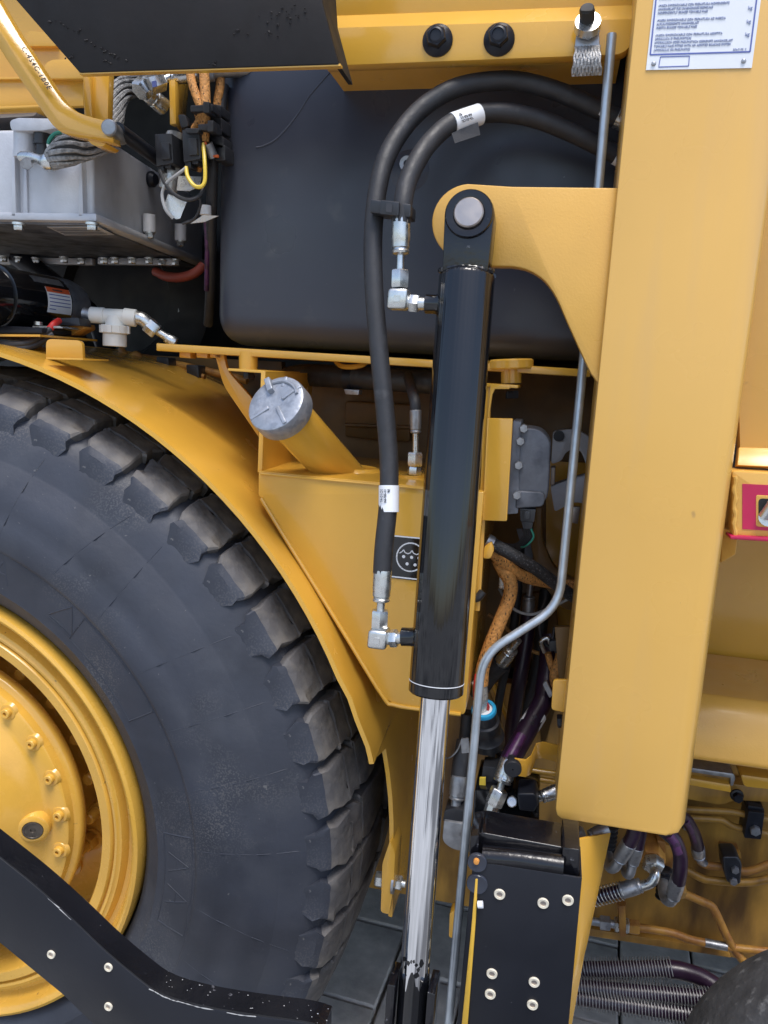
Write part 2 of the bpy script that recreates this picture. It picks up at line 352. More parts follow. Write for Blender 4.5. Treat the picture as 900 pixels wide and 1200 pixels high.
def lug_mesh(seed, mirror):
    rnd = random.Random(seed); vs = []; fs = []; n = len(LP)
    ed = {(sg, i): rnd.uniform(-.09, .09)+.09*sin(i*1.9+seed*2.1+sg) for i in range(n) for sg in (-1, 1)}
    chip = (rnd.choice((-1, 1)), rnd.randrange(5, 12))
    for ci, c in enumerate(LC):
        for i, (y, r) in enumerate(LP):
            hw = 2.15+.88*min(1, max(0, (r-.59)/.04))
            off = .30*sin(y*26+.4)
            cc = c + (ed[(1 if c > 0 else -1, i)] if abs(c) >= .9 else ed[(1 if c > 0 else -1, i)]*.5*abs(c))
            groove = i in (8, 9, 13, 14)
            rr = r; yy = y
            if abs(c) > 1.1: rr = min(r, .607 if y < .2 else .60); yy = .022+y*.9 if y < .2 else y; cc = c
            elif groove and (abs(c) >= .9 or rnd.random() < .22): rr = r+.0085
            if abs(c) == 1 and r > .61: rr -= rnd.uniform(.001, .005)
            if i == chip[1] and c*chip[0] > .6 and abs(c) < 1.1: rr -= rnd.uniform(.004, .010)
            rr += rnd.uniform(-.0007, .0007); yy += rnd.uniform(-.0007, .0007)
            if mirror: yy = TW-yy
            a = radians(off+hw*cc*1.0); vs.append((rr*cos(a), yy, rr*sin(a)))
    for c in range(len(LC)-1):
        for i in range(n-1):
            q = (c*n+i, c*n+i+1, (c+1)*n+i+1, (c+1)*n+i); fs.append(q if not mirror else q[::-1])
    me = bpy.data.meshes.new('tread_block'); me.from_pydata(vs, [], fs)
    bm = bmesh.new(); bm.from_mesh(me); bmesh.ops.recalc_face_normals(bm, faces=bm.faces); bm.to_mesh(me); bm.free()
    # outward orientation
    f = max(me.polygons, key=lambda p: p.center.x)
    if f.normal.x < 0: me.flip_normals()
    me.shade_smooth(); me.set_sharp_from_angle(angle=radians(22)); me.materials.append(M['tread']); me.materials.append(M['tyre'])
    for p in me.polygons:
        if p.index % (n-1) < 4: p.material_index = 1
    return me
lugs = {m: [lug_mesh(s+(20 if m else 0), m) for s in range(5)] for m in (False, True)}
for k in range(50):
    for m in (False, True):
        o = link('tread_block', lugs[m][(k*3+k//4) % 5], ty, WC)
        o.rotation_euler = (0, -radians(4.1+7.2*k+(3.6 if m else 0)+random.uniform(-.15, .15)), 0)
# rim
rim = mesh('rim', ring([(.30, .276), (.14, .2765), (.03, .279), (.006, .281), (.002, .2835), (.001, .2965), (.003, .2985), (.008, .2995), (.008, .3015), (.003, .3025), (.002, .3065), (.0045, .309), (.005, .3125), (.010, .315),
          (.016, .318), (.017, .3245), (.012, .329), (.004, .3315), (-.004, .3335), (-.010, .337), (-.012, .341), (-.010, .3455), (-.003, .3475), (.012, .3465), (.05, .338), (.2, .338), (.40, .338), (.44, .345)], 128), M['rimyel'], wh)
disc = mesh('rim_disc', ring([(.30, .05), (.125, .05), (.125, .2), (.125, .25), (.132, .262), (.136, .278), (.30, .278)], 96), M['rimyel'], wh)
hub = mesh('hub', ring([(-.105, .0001), (-.104, .05), (-.098, .085), (-.086, .110), (-.068, .128), (-.050, .139), (-.038, .147), (-.029, .158), (-.021, .170), (-.010, .182), (.000, .192), (.004, .2), (.004, .222), (.007, .2265), (.018, .2285), (.021, .2345), (.023, .2365),
          (.028, .2375), (.04, .234), (.06, .215), (.09, .16)], 96), M['rimyel'], wh)
for k in range(24):
    a = radians(6+15*k); rb = .2165; c = WC+V((rb*cos(a), .004, rb*sin(a))); e = V((cos(a), 0, sin(a)))
    if k == 0:
        b = MB(); b.lathe(c-V((0, .008, 0)), (0, 1, 0), [(.003, .004), (.003, 0), (.0062, 0), (.0072, .0012), (.0072, .016)], 14)
        ob = mesh('hub_bolt', b, M['rimyel'], hub); bd = ob.data; br = WORLD[ob.name]-c
        b = MB(); b.lathe(c+V((0, -.0015, 0)), (0, 1, 0), [(.009, 0), (.0115, .0006), (.0145, .005)], 16)
        o2 = mesh('bolt_seat', b, M['rimyel'], hub); sdm = o2.data; sr = WORLD[o2.name]-c
    else:
        link('hub_bolt', bd, hub, c+br); link('bolt_seat', sdm, hub, c+sr)
a = at(38.5, 973, -.0150); pn = V((-.42, 1, .10)).normalized()
b = MB(); b.lathe(a-pn*.0025, pn, [(.0001, .004), (.0035, .004), (.0042, .0022), (.0115, .0018), (.012, .0008), (.0138, .0008), (.0142, .002), (.0142, .02)], 28); mesh('drain_plug', b, mat('greasy_plug', (.10, .085, .07), .45, .5, var=.4, vscale=90), hub)
b = MB(); b.lathe(a-pn*.0015, pn, [(.0142, .002), (.0150, .0002), (.0185, .0003), (.022, .003), (.025, .02)], 28, caps=False); mesh('plug_boss', b, M['rimyel'], hub)
for k in range(20):
    an = radians(-27+18*k); c = WC+V((.211*cos(an), .125, .211*sin(an)))
    if k == 0:
        b = MB(); b.cyl(c+V((0, -.004, 0)), c+V((0, .002, 0)), .019, seg=20); b.hex(c+V((0, -.020, 0)), c+V((0, -.003, 0)), .0145); b.cyl(c+V((0, -.045, 0)), c+V((0, -.02, 0)), .0095, seg=14, ch=.002)
        ob = mesh('wheel_nut', b, M['rimyel'], disc); nd = ob.data; nr = WORLD[ob.name]-c
    else: link('wheel_nut', nd, disc, c+nr)
b = MB(); b.cyl(V((WC.x, .42, WC.z)), V((WC.x, 2.0, WC.z)), .16, seg=24); mesh('axle', b, M['dark'], wh)

# ================================================================== FENDER
fe = thing('fender', 'curved glossy yellow fender arching over the big tyre', 'fender', (WC.x, .2, WC.z))
RF = .682
def fpt(t, y, r=RF):
    if t < 0:                     # straight tail below axle height
        return WC+V((r+.004, y, t/57.3*r))
    return WC+V((r*cos(radians(t)), y, r*sin(radians(t))))
b = MB(); rows = []
def front(t):                     # front edge: lip until the notch, then set back
    if t > 15.0: return .0
    if t > 13.2: return .0+.085*(15.0-t)/1.8
    return .088+.004*(13.2-t)/13
ts = [170, 160, 150, 140, 130] + [125-k*2.5 for k in range(43)] + [17, 16, 15, 14.6, 14.1, 13.6, 13.2, 12, 10, 7, 4, 2, 0, -2, -4, -6, -8, -9]
vs = []; fs = []
for t in ts:
    y0 = front(t); flare = .004 if 15 <= t < 24 else 0
    if 15.0 <= t < 19: flare = .008
    for y, dr in ((y0, flare), (y0+.004, flare), (.15, 0), (.30, 0), (.44, 0)):
        vs.append(fpt(t, y, RF+dr)); vs.append(fpt(t, y, RF+dr+.006))
n = 10
for i in range(len(ts)-1):
    a = i*n; c = a+n
    for k in range(4):
        fs.append((a+2*k, a+2*k+2, c+2*k+2, c+2*k)); fs.append((a+2*k+1, c+2*k+1, c+2*k+3, a+2*k+3))
    fs.append((a, c, c+1, a+1)); fs.append((a+8, a+9, c+9, c+8))
fs.append((0, 1, 3, 5, 7, 9, 8, 6, 4, 2)); e = (len(ts)-1)*n; fs.append((e, e+2, e+4, e+6, e+8, e+9, e+7, e+5, e+3, e+1))
b.add(vs, fs); mesh('fender_sheet', b, M['yellow'], fe)
b = MB(); b.plate(rround([(457, 985), (463, 1000), (461, 1040), (456, 1072), (446, 1069), (448, 1012)], 4), .080, .05); mesh('tail_tab', b, M['yellow'], fe, .002)
p = at(455, 1032, .087)
b = MB(); p = at(454.5, 1032, .092); b.hex(p+V((-.018, 0, 0)), p+V((-.007, 0, 0)), .0115); b.cyl(p+V((-.007, 0, 0)), p+V((.026, 0, 0)), .0055, seg=10)
mesh('bolt', b, M['zinc'], fe)
b = MB(); b.cyl(p+V((.007, 0, 0)), p+V((.0105, 0, 0)), .0165, seg=18); mesh('washer', b, M['dullzinc'], fe)
b = MB(); b.hex(p+V((.0105, 0, 0)), p+V((.021, 0, 0)), .0105); mesh('nut', b, M['zinc'], fe)
b = MB(); b.plate(rround([(54, 420), (54, 397, 7), (96, 399, 7), (97, 421)], .1), .06, .006); b.plate([(54, 419), (97, 420), (97, 422), (54, 421)], .02, .06)
mesh('mounting_tab', b, M['yellow'], fe, .0015)

# ================================================================== TALL POST with cylinder bracket
po = thing('cab_post', 'broad pale yellow upright post in front, carrying the cylinder bracket', 'post', (.12, .05, .80))
x0, x1, zb, zt = .0445, .198, .797, 2.15
b = MB()
sec = [(x0, 0), ] + [(x1-.024+.024*sin(t*pi/2/7), .024-.024*cos(t*pi/2/7)) for t in range(8)] + [(x1, .10), (x0, .10)]
nn = len(sec)
fr = []
for z, ins in ((zb, .010), (zb+.0035, .0035), (zb+.012, 0), (zt, 0)):
    for x, y in sec:
        fr.append((min(max(x, x0+ins*.8), x1-ins*2.2), y, z))
fs = [tuple(range(nn-1, -1, -1)), tuple(range(3*nn, 4*nn))]
for q in range(3):
    for i in range(nn): fs.append((q*nn+i, q*nn+(i+1) % nn, q*nn+nn+(i+1) % nn, q*nn+nn+i))
b.add(fr, fs); mesh('post_body', b, M['post'], po, .0018, 2)
arc = [(552+46*cos(radians(t)), 261-46*sin(radians(t))) for t in range(95, 225, 8)]
brk = [(727, 220), (600, 218.5)] + arc + [(527, 302), (577, 312)] + [(p.x, p.y) for p in smooth([V((x, y, 0)) for x, y in ((590, 312), (602, 312.5), (620, 317), (638, 329), (652, 349), (664, 376), (678, 407), (692, 437))], 4)] + [(700, 448), (709, 452)]
b = MB(); b.plate(brk, .008, .022); mesh('cylinder_bracket', b, M['plate'], po, .002, 2)

# data plate riveted to the post
PL = thing('data_plate', 'white rectangular data plate with blue printed lines riveted to post', 'sign', at(820, 80, -.001))
dp = [at(757, 82, -.0012), at(881, 79.5, -.0012), at(899, -55, -.0012), at(772, -55, -.0012)]
b = MB(); b.prism(dp, .0017); mesh('plate_sheet', b, M['label'], PL)
def onplate(px, py): return at(px, py, -.0016)
b = MB()
def line(p, q, wd=.0007):
    p, q = onplate(*p), onplate(*q); d = (q-p).normalized(); s = d.cross(V((0, 1, 0)))*wd
    b.prism([p-s, q-s, q+s, p+s], .0005)
line((762, 64), (879, 60.5)); line((762, 64), (774, -50)); line((879, 60.5), (893, -50))
line((772, 78.4), (807, 77.2), .0004); line((772, 78.4), (774, 66.5), .0004); line((807, 77.2), (808, 65.5), .0004); line((774, 66.5), (808, 65.5), .0004)
mesh('printed_border', b, M['blueink'], PL)
tx = ['-MASSA RIMORCHIABILE NON FRENATA', 'UNGEBREMSTE ANHÄNGELAST', 'UNBRAKED TOWABLE MASS', '', '-MASSA RIMORCHIABILE CON FRENATURA INDIPENDENTE', 'ANHÄNGELAST FÜR UNABHÄNGIGE BREMSUNG', 'INDEPENDENTLY BRAKED TOWABLE MASS', '',
      '-MASSA RIMORCHIABILE CON FRENATURA AD INERZIA', 'AUFLAUFGEBREMSTE ANHÄNGELAST', 'INERTIA BRAKED TOWABLE MASS', '', '-MASSA RIMORCHIABILE CON FRENATURA ASSISTITA', '(IDRAULICA O PNEUMATICA)',
      'HYDRAULISCH ODER PNEUMATISCH GEBREMSTE ANHÄNGELAST', 'TOWABLE MASS FITTED WITH AN ASSISTED BRAKING SYSTEM', '(HYDRAULIC OR PNEUMATIC)']
for i, s in enumerate(tx):
    if not s: continue
    q = len(tx)-1-i; y = 60 - q*4.35; x = 766 + (60-y)*.108
    p = onplate(x, y); size = mpp(p)*3.5
    o = text('printed_line', s, p, size, M['lightink'], PL)
    k = mpp(p)*(86 if i == 14 else 84 if i == 15 else 78 if i == 4 else None or len(s)*1.68)/max(o.data.vertices[j].co.x for j in range(len(o.data.vertices)))
    for v in o.data.vertices: v.co.x *= k
for y in (42, 27, 11): text('printed_unit', 'kg', onplate(873+(42-y)*.11, y), mpp(onplate(870, y))*5.5, M['lightink'], PL)
text('printed_code', '236-7192  2', onplate(859, 59), mpp(onplate(870, 59))*3, M['lightink'], PL)
for q in ((766, 74.7), (871.5, 71.5)):
    p = onplate(*q); b = MB(); b.lathe(p+V((0, -.0016, 0)), (0, 1, 0), [(.0008, 0), (.0018, .0004), (.0024, .0016)], 12); mesh('rivet', b, M['dullzinc'], PL)

# ================================================================== HYDRAULIC CYLINDER
CA, CB = at(552, 259, -.012), at(484.5, 1160, -.135)
CD = (CB-CA).normalized()
def proj(p):
    v = V(p)-CAM; z = v.dot(FW); return 450+FOC*v.dot(RT)/z, 600-FOC*v.dot(UP)/z
def cax(y):
    lo, hi = -.2, 1.6
    for _ in range(50):
        m = (lo+hi)/2
        if proj(CA+CD*m)[1] < y: lo = m
        else: hi = m
    return CA+CD*lo
cy = thing('hydraulic_cylinder', 'long glossy black hydraulic cylinder with bright chrome rod pinned to yellow bracket', 'hydraulic cylinder', CB)
t0, t1 = cax(322), cax(812)
BR = .0305
S = t0; L = (t1-t0).length
b = MB(); b.lathe(t0, CD, [(.020, -.004), (.026, -.003), (.0297, .001), (BR, .004), (BR, L-.0145), (BR-.0006, L-.014), (BR-.0006, L-.0128), (BR, L-.0123), (BR, L-.002), (BR-.002, L), (.0185, L+.0005)], 64)
align(mesh('barrel', b, M['barrel'], cy), CD)
b = MB(); b.lathe(t0+CD*(L-.0141), CD, [(BR-.001, 0), (BR+.0002, .0002), (BR+.0002, .0008), (BR-.001, .001)], 64, caps=False); mesh('gland_line', b, M['label'], cy)
X = V((1, 0, 0)); X = (X-CD*X.dot(CD)).normalized(); N = X.cross(CD).normalized()
if N.y > 0: N = -N
b = MB()                                     # lug of the top eye
pl = [CA+X*(.0265*cos(radians(a)))-CD*(.0265*sin(radians(a))) for a in range(0, 181, 12)]
pl = [p+N*.021 for p in pl]+[t0-X*.0245+CD*.002+N*.0205, t0+X*.0245+CD*.002+N*.0205]
b.prism(pl, -N*.036); mesh('eye_lug', b, M['rough_gloss'], cy, .0025, 2)
b = MB(); b.lathe(CA+N*.0245, -N, [(.0165, .006), (.0165, .0005), (.018, 0), (.0245, 0), (.0258, .002), (.0258, .044)], 40); mesh('eye_boss', b, M['rough_gloss'], cy)
b = MB(); b.lathe(CA+N*.0285, -N, [(.0001, 0), (.0145, 0), (.0158, .0015), (.0158, .06)], 36); mesh('pin', b, M['pin'], cy)
b = MB()
for sgn in (1, -1):                          # weld bead round the lug foot
    b.tube(smooth([t0+X*(.0285*k/6)+N*(.0225*sgn*math.sqrt(max(0, 1-(k/6.6)**2)))-CD*.0015 for k in range(-6, 7)], 3), [.0030+.0003*sin(i*1.3) for i in range(37)], 7)
mesh('weld_bead', b, M['gloss'], cy)
rod0, rod1 = t1-CD*.02, CB-CD*.012
b = MB(); b.cyl(rod0, CB+CD*.06, .0168, seg=48); align(mesh('rod', b, M['chrome'], cy), CD)
b = MB(); RL = (CB-rod0).length                # black painted rod end with ragged paint edge
vs = []; ns = 48; 
pc = cax(1142); hh = (CB+CD*.08-pc).length; u, v = frame(CD)
rnd = random.Random(4)
for k in range(ns):
    e = u*cos(2*pi*k/ns)+v*sin(2*pi*k/ns)
    j = rnd.uniform(-.007, .006) + .008*sin(k*.9)
    for h in (j, hh): vs.append(pc+e*.0171+CD*h)
b.add(vs, [(2*k, 2*k+1, 2*((k+1) % ns)+1, 2*((k+1) % ns)) for k in range(ns)])
for k in range(16):                            # paint specks above the edge
    t = rnd.uniform(-2.9, -.2); e0 = X*cos(t)*-1+N*abs(sin(t)); h = -rnd.uniform(.004, .026); s = rnd.uniform(.0015, .0045)
    e0.normalize(); tt = e0.cross(CD); c = pc+e0*.0171+CD*h
    b.add([c+tt*s*cos(q)*rnd.uniform(.5, 1.2)+CD*s*sin(q)*rnd.uniform(.6, 1.6)-e0*.0002 for q in (0, 1, 2, 3.1, 4.2, 5.2)], [(0, 1, 2, 3, 4, 5)])
mesh('painted_rod_end', b, M['gloss'], cy)
b = MB()
for sx in (-1, 1): b.obox(CB+X*.0225*sx+CD*.02, X*.0045, N*.022, CD*.035)
mesh('clevis', b, M['rough_gloss'], cy, .0015)
for (px, py) in ((498, 356), (470, 746)):      # threaded ports
    p = at(px, py, cax(py).y); c = cax(py+2); d = (c-p).normalized()
    b = MB(); b.lathe(p, d, [(.0085, 0), (.0105, .001), (.0105, .012), (.013, .016), (.0165, .022), (.0165, .035)], 20); mesh('port', b, M['gloss'], cy)

def rp(q, n): return mpp(at(*q))*n
def cpx(b, p, q, r, r2=None, seg=16, ch=0.0): return b.cyl(at(*p), at(*q), rp(p, r), None if r2 is None else rp(q, r2), seg, ch)
def hpx(b, p, q, r, ph=.3): return b.hex(at(*p), at(*q), rp(p, r), ph)
def tpx(b, P, r, seg=12, n=6): return b.tube(smooth(A3(P), n), rp(P[len(P)//2], r), seg)
def crimp(b, p, q, r):             # swaged hose ferrule from hose side p to nut side q
    a, c = at(*p), at(*q); L = (c-a).length; R = rp(p, r)
    pr = [(R*.84, 0), (R*.97, L*.03), (R, L*.10), (R, L*.60), (R*.96, L*.64), (R*.96, L*.80), (R*.86, L*.83), (R*.86, L*.87), (R*.95, L*.90), (R*.90, L*.96), (R*.6, L)]
    return b.lathe(a, c-a, pr, 10)
def thing_at(name, label, cat, q, group=None): return thing(name, label, cat, at(*q), group)

# ================================================================== HYDRAULIC HOSES of the cylinder
hz = thing_at('hydraulic_hose', 'long black hose looping high then running down to the lower cylinder elbow', 'hose', (444, 745, -.075), 'black hoses feeding the hydraulic cylinder')
PA = [(448, 672, -.07), (450, 640, -.065), (455, 590, -.055), (456, 545, -.045), (452, 490, -.035), (445, 420, -.025), (439, 350, -.015), (437, 290, -.005), (440, 240, .005), (449, 195, .02), (466, 160, .04),
      (492, 129, .06), (525, 107, .075), (560, 97, .09), (605, 95, .10), (650, 106, .105), (690, 123, .11), (722, 138, .115)]
b = MB(); b.tube(smooth(A3(PA), 6), .0108, 16); mesh('hose', b, M['hose'], hz)
b = MB(); crimp(b, (448.5, 667, -.07), (446.5, 706, -.074), 11.2); mesh('crimp_sleeve', b, M['zinc'], hz)
b = MB(); cpx(b, (446.6, 703, -.074), (445.5, 722, -.075), 5); mesh('stem', b, M['zinc'], hz)
b = MB(); hpx(b, (445.5, 715, -.075), (444.5, 736, -.076), 10.6); mesh('swivel_nut', b, M['zinc'], hz)
def elbow(q, s):
    c = at(*q); h = rp(q, s); b = MB(); b.obox(c, V((h, 0, 0)), V((0, h, 0)), V((h*.05, 0, h))); o = mesh('elbow', b, M['zinc'], hz_cur, h*.35, 3)
    b = MB(); b.lathe(c-V((0, h+.0012, 0)), (0, 1, 0), [(.001, 0), (h*.42, 0), (h*.46, .0015)], 4, ph=pi/4); mesh('stamped_mark', b, M['zinc'], o)
hz_cur = hz; elbow((444, 747, -.077), 11.5)
b = MB(); cpx(b, (452, 748, -.077), (458, 748, -.078), 8); hpx(b, (457, 748, -.078), (466, 748, -.079), 10.5, .1); cpx(b, (465, 748, -.079), (472, 747, -.08), 7); mesh('adapter', b, M['zinc'], hz)
def sleeve(q0, q1, r, host, mt='label'):
    a, c = at(*q0), at(*q1); b = MB(); b.cyl(a, c, r, seg=18); o = mesh('hose_label', b, M[mt], host)
    d = (c-a).normalized(); N = V((0, -1, 0)); N = (N-d*N.dot(d)).normalized()
    for k, s in enumerate(('3D10-47', '11-07-64', 'SP')):
        m = a+d*((c-a).length*.14)+N*(r+.0004)+d.cross(N)*(.0045-.0042*k)
        text('printed_mark', s, m, .0042, M['ink'], o, right=d, up=-d.cross(N) if False else d.cross(N))
    return o
sleeve((455.8, 569, -.0515), (455.6, 600, -.0565), .0116, hz)
b = MB(); b.cyl(at(704, 128, .112), at(710, 131, .113), .0116, seg=18); mesh('white_band', b, M['label'], hz)
b = MB(); cpx(b, (722, 138, .115), (740, 146, .118), 11); mesh('end_fitting', b, M['zinc'], hz)

hb = thing_at('hydraulic_hose', 'shorter black hose with white label curving inside the longer one to upper elbow', 'hose', (468, 350, -.02), 'black hoses feeding the hydraulic cylinder')
PB = [(470, 262, -.012), (472, 240, -.01), (477, 215, 0), (487, 192, .012), (502, 169, .03), (524, 148, .05), (550, 136, .07), (585, 132, .085), (625, 138, .10), (665, 153, .11), (700, 170, .118), (740, 190, .125)]
b = MB(); b.tube(smooth(A3(PB), 6), .0108, 16); mesh('hose', b, M['hose'], hb)
b = MB(); crimp(b, (470, 255, -.012), (469.5, 299, -.014), 11.3); mesh('crimp_sleeve', b, M['zinc'], hb)
b = MB(); cpx(b, (469.5, 297, -.014), (469, 320, -.016), 4.6); mesh('stem', b, M['zinc'], hb)
b = MB(); hpx(b, (469, 317, -.016), (468.3, 338, -.018), 11.2); mesh('swivel_nut', b, M['zinc'], hb)
hz_cur = hb; elbow((467.5, 351, -.02), 12)
b = MB(); cpx(b, (476, 354, -.02), (482, 355, -.02), 8); hpx(b, (480, 355, -.02), (491, 356, -.02), 11, .1); cpx(b, (490, 356, -.02), (498, 356, -.02), 7.5); mesh('adapter', b, M['zinc'], hb)
sleeve((530, 145, .0545), (562, 134, .0735), .0118, hb)
b = MB(); b.prism([at(529, 156, .045), at(560, 143, .06), at(563, 158, .06), at(533, 168, .045)], .0006); mesh('label_flap', b, M['hose'], hb)
b = MB(); b.cyl(at(722, 181, .122), at(727, 183.5, .123), .0116, seg=18); mesh('white_band', b, M['label'], hb)

cl = thing_at('hose_clip', 'black plastic double clip holding the two hoses side by side', 'clip', (458, 242, -.02))
b = MB(); b.plate(rround([(434, 233), (482, 239), (481, 255), (433, 249)], 3), -.021, .030); mesh('clip_body', b, M['moulded'], cl, .0015)
b = MB(); b.plate(rround([(446, 234), (468, 236.5), (467, 253), (445, 251)], 2), -.027, .008); mesh('latch', b, M['moulded'], cl, .001)
b = MB(); b.plate([(453, 238), (460, 239), (459, 249), (452, 248)], -.0276, .002); mesh('slot', b, M['ink'], cl)

# ================================================================== BLACK PLASTIC TANK
tk = thing_at('plastic_tank', 'big matte black moulded plastic tank behind the hoses', 'tank', (450, 412, .2))
zb = at(400, 413, .17).z+.004; xl = at(257, 260, .17).x-.013
b = MB(); b.box((xl, .17, zb), (.20, .62, 1.86)); mesh('tank_body', b, M['plastic'], tk, .042, 6)
sm = smooth([at(x, y, .1695) for x, y in ((398, 72), (380, 92), (362, 113), (350, 132), (336, 150), (322, 164), (308, 171), (300, 172.5))], 4)
b = MB(); b.tube([p+V((0, .0008, 0)) for p in sm], .0012, 6); mesh('mould_seam', b, M['plastic'], tk)
p = at(477, 192, .17); b = MB(); b.lathe(p+V((0, -.003, 0)), (0, 1, 0), [(.0045, .003), (.0045, .0005), (.0095, 0), (.0105, .003)], 18); mesh('grommet', b, M['dullzinc'], tk)
b = MB(); b.lathe(at(480, 200, .17)+V((0, -.0012, 0)), (0, 1, 0), [(.0001, 0), (.024, 0), (.027, .0015)], 24); mesh('round_boss', b, M['plastic'], tk)

# ================================================================== TOP: step panel, hood beam
sp = thing_at('running_board', 'matte black scuffed panel hanging over the top of the tank', 'panel', (250, 80, -.03))
fp = [(93, 85), (397, 75), (378, 4), (372, -90), (-60, -90)]
b = MB(); b.plate(fp, -.05, .010); mesh('panel_face', b, M['matte'], sp, .0015)
b = MB(); b.prism(A3([(396.5, 75, -.0405), (377.5, 4, -.0405), (371.5, -90, -.0405), (366, -90, -.0405), (372, 4, -.0405), (391, 75, -.0405)]), .06); mesh('end_return', b, M['matte'], sp)
b = MB(); b.plate([(92, 84.5), (399, 74.5), (399, 77.3), (93, 87)], -.0485, .008); mesh('edge_strip', b, M['yellow'], sp)
b = MB()
def scuff(P, s):
    for i in range(len(P)-1):
        for k in range(5):
            t = (k+random.random())/5; x = P[i][0]*(1-t)+P[i+1][0]*t+random.uniform(-s, s)*1.4; y = P[i][1]*(1-t)+P[i+1][1]*t+random.uniform(-s, s)
            c = at(x, y, -.0505); r = mpp(c)*random.uniform(.5, 1.7)
            b.add([c+V((r*1.5*cos(a)*random.uniform(.5, 1.3), -random.uniform(0, .0009), r*sin(a)*random.uniform(.5, 1.3))) for a in (0, 1, 2, 3.1, 4.2, 5.2)]+[c+V((0, -.0014, 0))], [(i, (i+1) % 6, 6) for i in range(6)])
scuff([(60, 26), (80, 30), (98, 42), (118, 55), (130, 63), (146, 70)], 3); scuff([(120, 70), (128, 76)], 3); scuff([(80, 60), (84, 70)], 4)
scuff([(312, 12), (322, 20), (330, 35), (340, 8), (352, 16)], 9); scuff([(270, 42), (290, 38)], 6); scuff([(246, 76), (256, 74)], 2); scuff([(310, 40), (330, 46)], 4); scuff([(350, 22), (362, 12)], 5)
o = mesh('scuffed_flake', b, M['matte'], sp); o['kind'] = 'stuff'

hd = thing_at('hood_beam', 'glossy yellow cross beam with rolled lower lip above the tank', 'beam', (560, 60, .06))
b = MB(); b.plate(rround([(380, 77), (728, 63.5, 12), (741, 52, 4), (743, 22), (380, 33)], .1), .06, .02)
mesh('lower_lip', b, M['yellow'], hd, .002)
f0, f1 = at(380, 34, .0605), at(743, 23, .0605); h0, h1 = at(380, 19, .085), at(744, 6, .085)
b = MB(); b.prism([f0, f1, h1, h0], (0, .02, -.004)); mesh('sloping_web', b, M['yellow'], hd)
q0, q1 = h0+V((0, 0, .45)), h1+V((0, 0, .45))
b = MB(); b.prism([h0+V((0, .002, -.003)), h1+V((0, .002, -.003)), q1+V((0, .002, 0)), q0+V((0, .002, 0))], .03); mesh('upper_face', b, M['yellow'], hd, .002)
b = MB(); b.prism([at(380, 76, .081), at(728, 63.5, .081), at(728, 60, .081), at(380, 73, .081)], (0, .09, 0)); mesh('return_flange', b, M['yellow'], hd)
for x, y in ((513, 48), (585, 47)):
    c = at(x, y, .06); b = MB(); b.lathe(c+V((0, -.018, 0)), (0, 1, 0), [(.0001, .003), (.006, .002), (.0065, 0), (.0085, .001), (.0095, .004), (.0095, .009), (.0145, .012), (.0175, .0155), (.0175, .0185)], 24)
    o = mesh('flange_bolt', b, M['satin'], hd)
    b = MB(); b.hex(c+V((0, -.0165, 0)), c+V((0, -.006, 0)), .0118); mesh('bolt_head', b, M['satin'], o)
# earth strap
es = thing_at('ground_strap', 'braided silver earth strap bolted to the yellow beam, folded downwards', 'strap', (686, 88, .05))
b = MB(); b.prism(A3([(676, 36, .052), (702, 35, .052), (703, 55, .050), (673, 56, .050)]), .003); mesh('terminal_plate', b, M['dullzinc'], es, .001)
vs = []; prof = [(55, .048), (60, .043), (66, .040), (74, .039), (82, .041), (89, .045)]
for y, Y in prof:
    wv = (y-55)*.13; vs += [at(674-wv, y+.6, Y), at(703+wv*.55, y-1.2, Y), at(703+wv*.55, y-1.2, Y+.004), at(674-wv, y+.6, Y+.004)]
b = MB(); fs = []
for i in range(len(prof)-1):
    for k in range(4): fs.append((4*i+k, 4*i+(k+1) % 4, 4*i+4+(k+1) % 4, 4*i+4+k))
b.add(vs, fs+[(0, 1, 2, 3), (20, 23, 22, 21)])
for k in range(16):                              # woven wire bundles
    P = []
    for i, (y, Y) in enumerate(prof):
        wv = (y-55)*.13; t = (k+.5)/16+.018*(1 if (i+k) % 2 else -1); P.append(at((674-wv)*(1-t)+(703+wv*.55)*t, y+.3-.8*t*2, Y-.0005))
    b.tube(smooth(P, 3), .0013, 6)
mesh('braid', b, M['strap'], es)
b = MB(); b.hex(at(688, 37, .052)+V((0, -.010, .004)), at(688, 37, .052)+V((0, 0, .0)), .0125); b.cyl(at(688, 37, .052)+V((0, -.012, .0055)), at(688, 37, .052)+V((0, -.004, .002)), .0135, .0145, seg=20); mesh('nut', b, M['zinc'], es)
b = MB(); c = at(688, 26, .03); P = []
b.cyl(at(688, 30, .048), at(688, 9, .028), .0075, seg=14, ch=.001)
for k in range(8): a = at(688, 28-2.2*k, .046-.0021*k); b.cyl(a, a+V((0, -.0008, .0012)), .0081, seg=14)
mesh('stud', b, M['dark'], es)

# upper left: hood inner frame and bent lever
ho = thing_at('hood_frame', 'yellow inner hood frame with flanges at the upper left corner', 'frame', (60, 130, .10))
b = MB(); b.plate([(-90, 104), (104, 102), (104, -60), (-90, -60)], .20, .01); mesh('back_panel', b, M['yellow'], ho)
b = MB(); b.plate([(-90, 94), (100, 92), (100, 90), (-90, 91)], .15, .05); b.plate([(-90, 129), (98, 124), (98, 93), (-90, 95)], .155, .01); b.plate([(-90, 128), (52, 122.5), (52, 125.5), (-90, 132)], .12, .05); mesh('flange', b, M['yellow'], ho, .001)
b = MB(); b.plate(rround([(52, 92), (52, 76, 4), (60, 70, 4), (110, 68), (110, 92)], .1), .145, .01); mesh('stiffener', b, M['yellow'], ho, .0015)
b = MB(); b.plate(rround([(20, 54), (34, 36), (54, 38), (66, 54)], 2), .19, .012); mesh('stiffener', b, M['yellow'], ho, .0015)
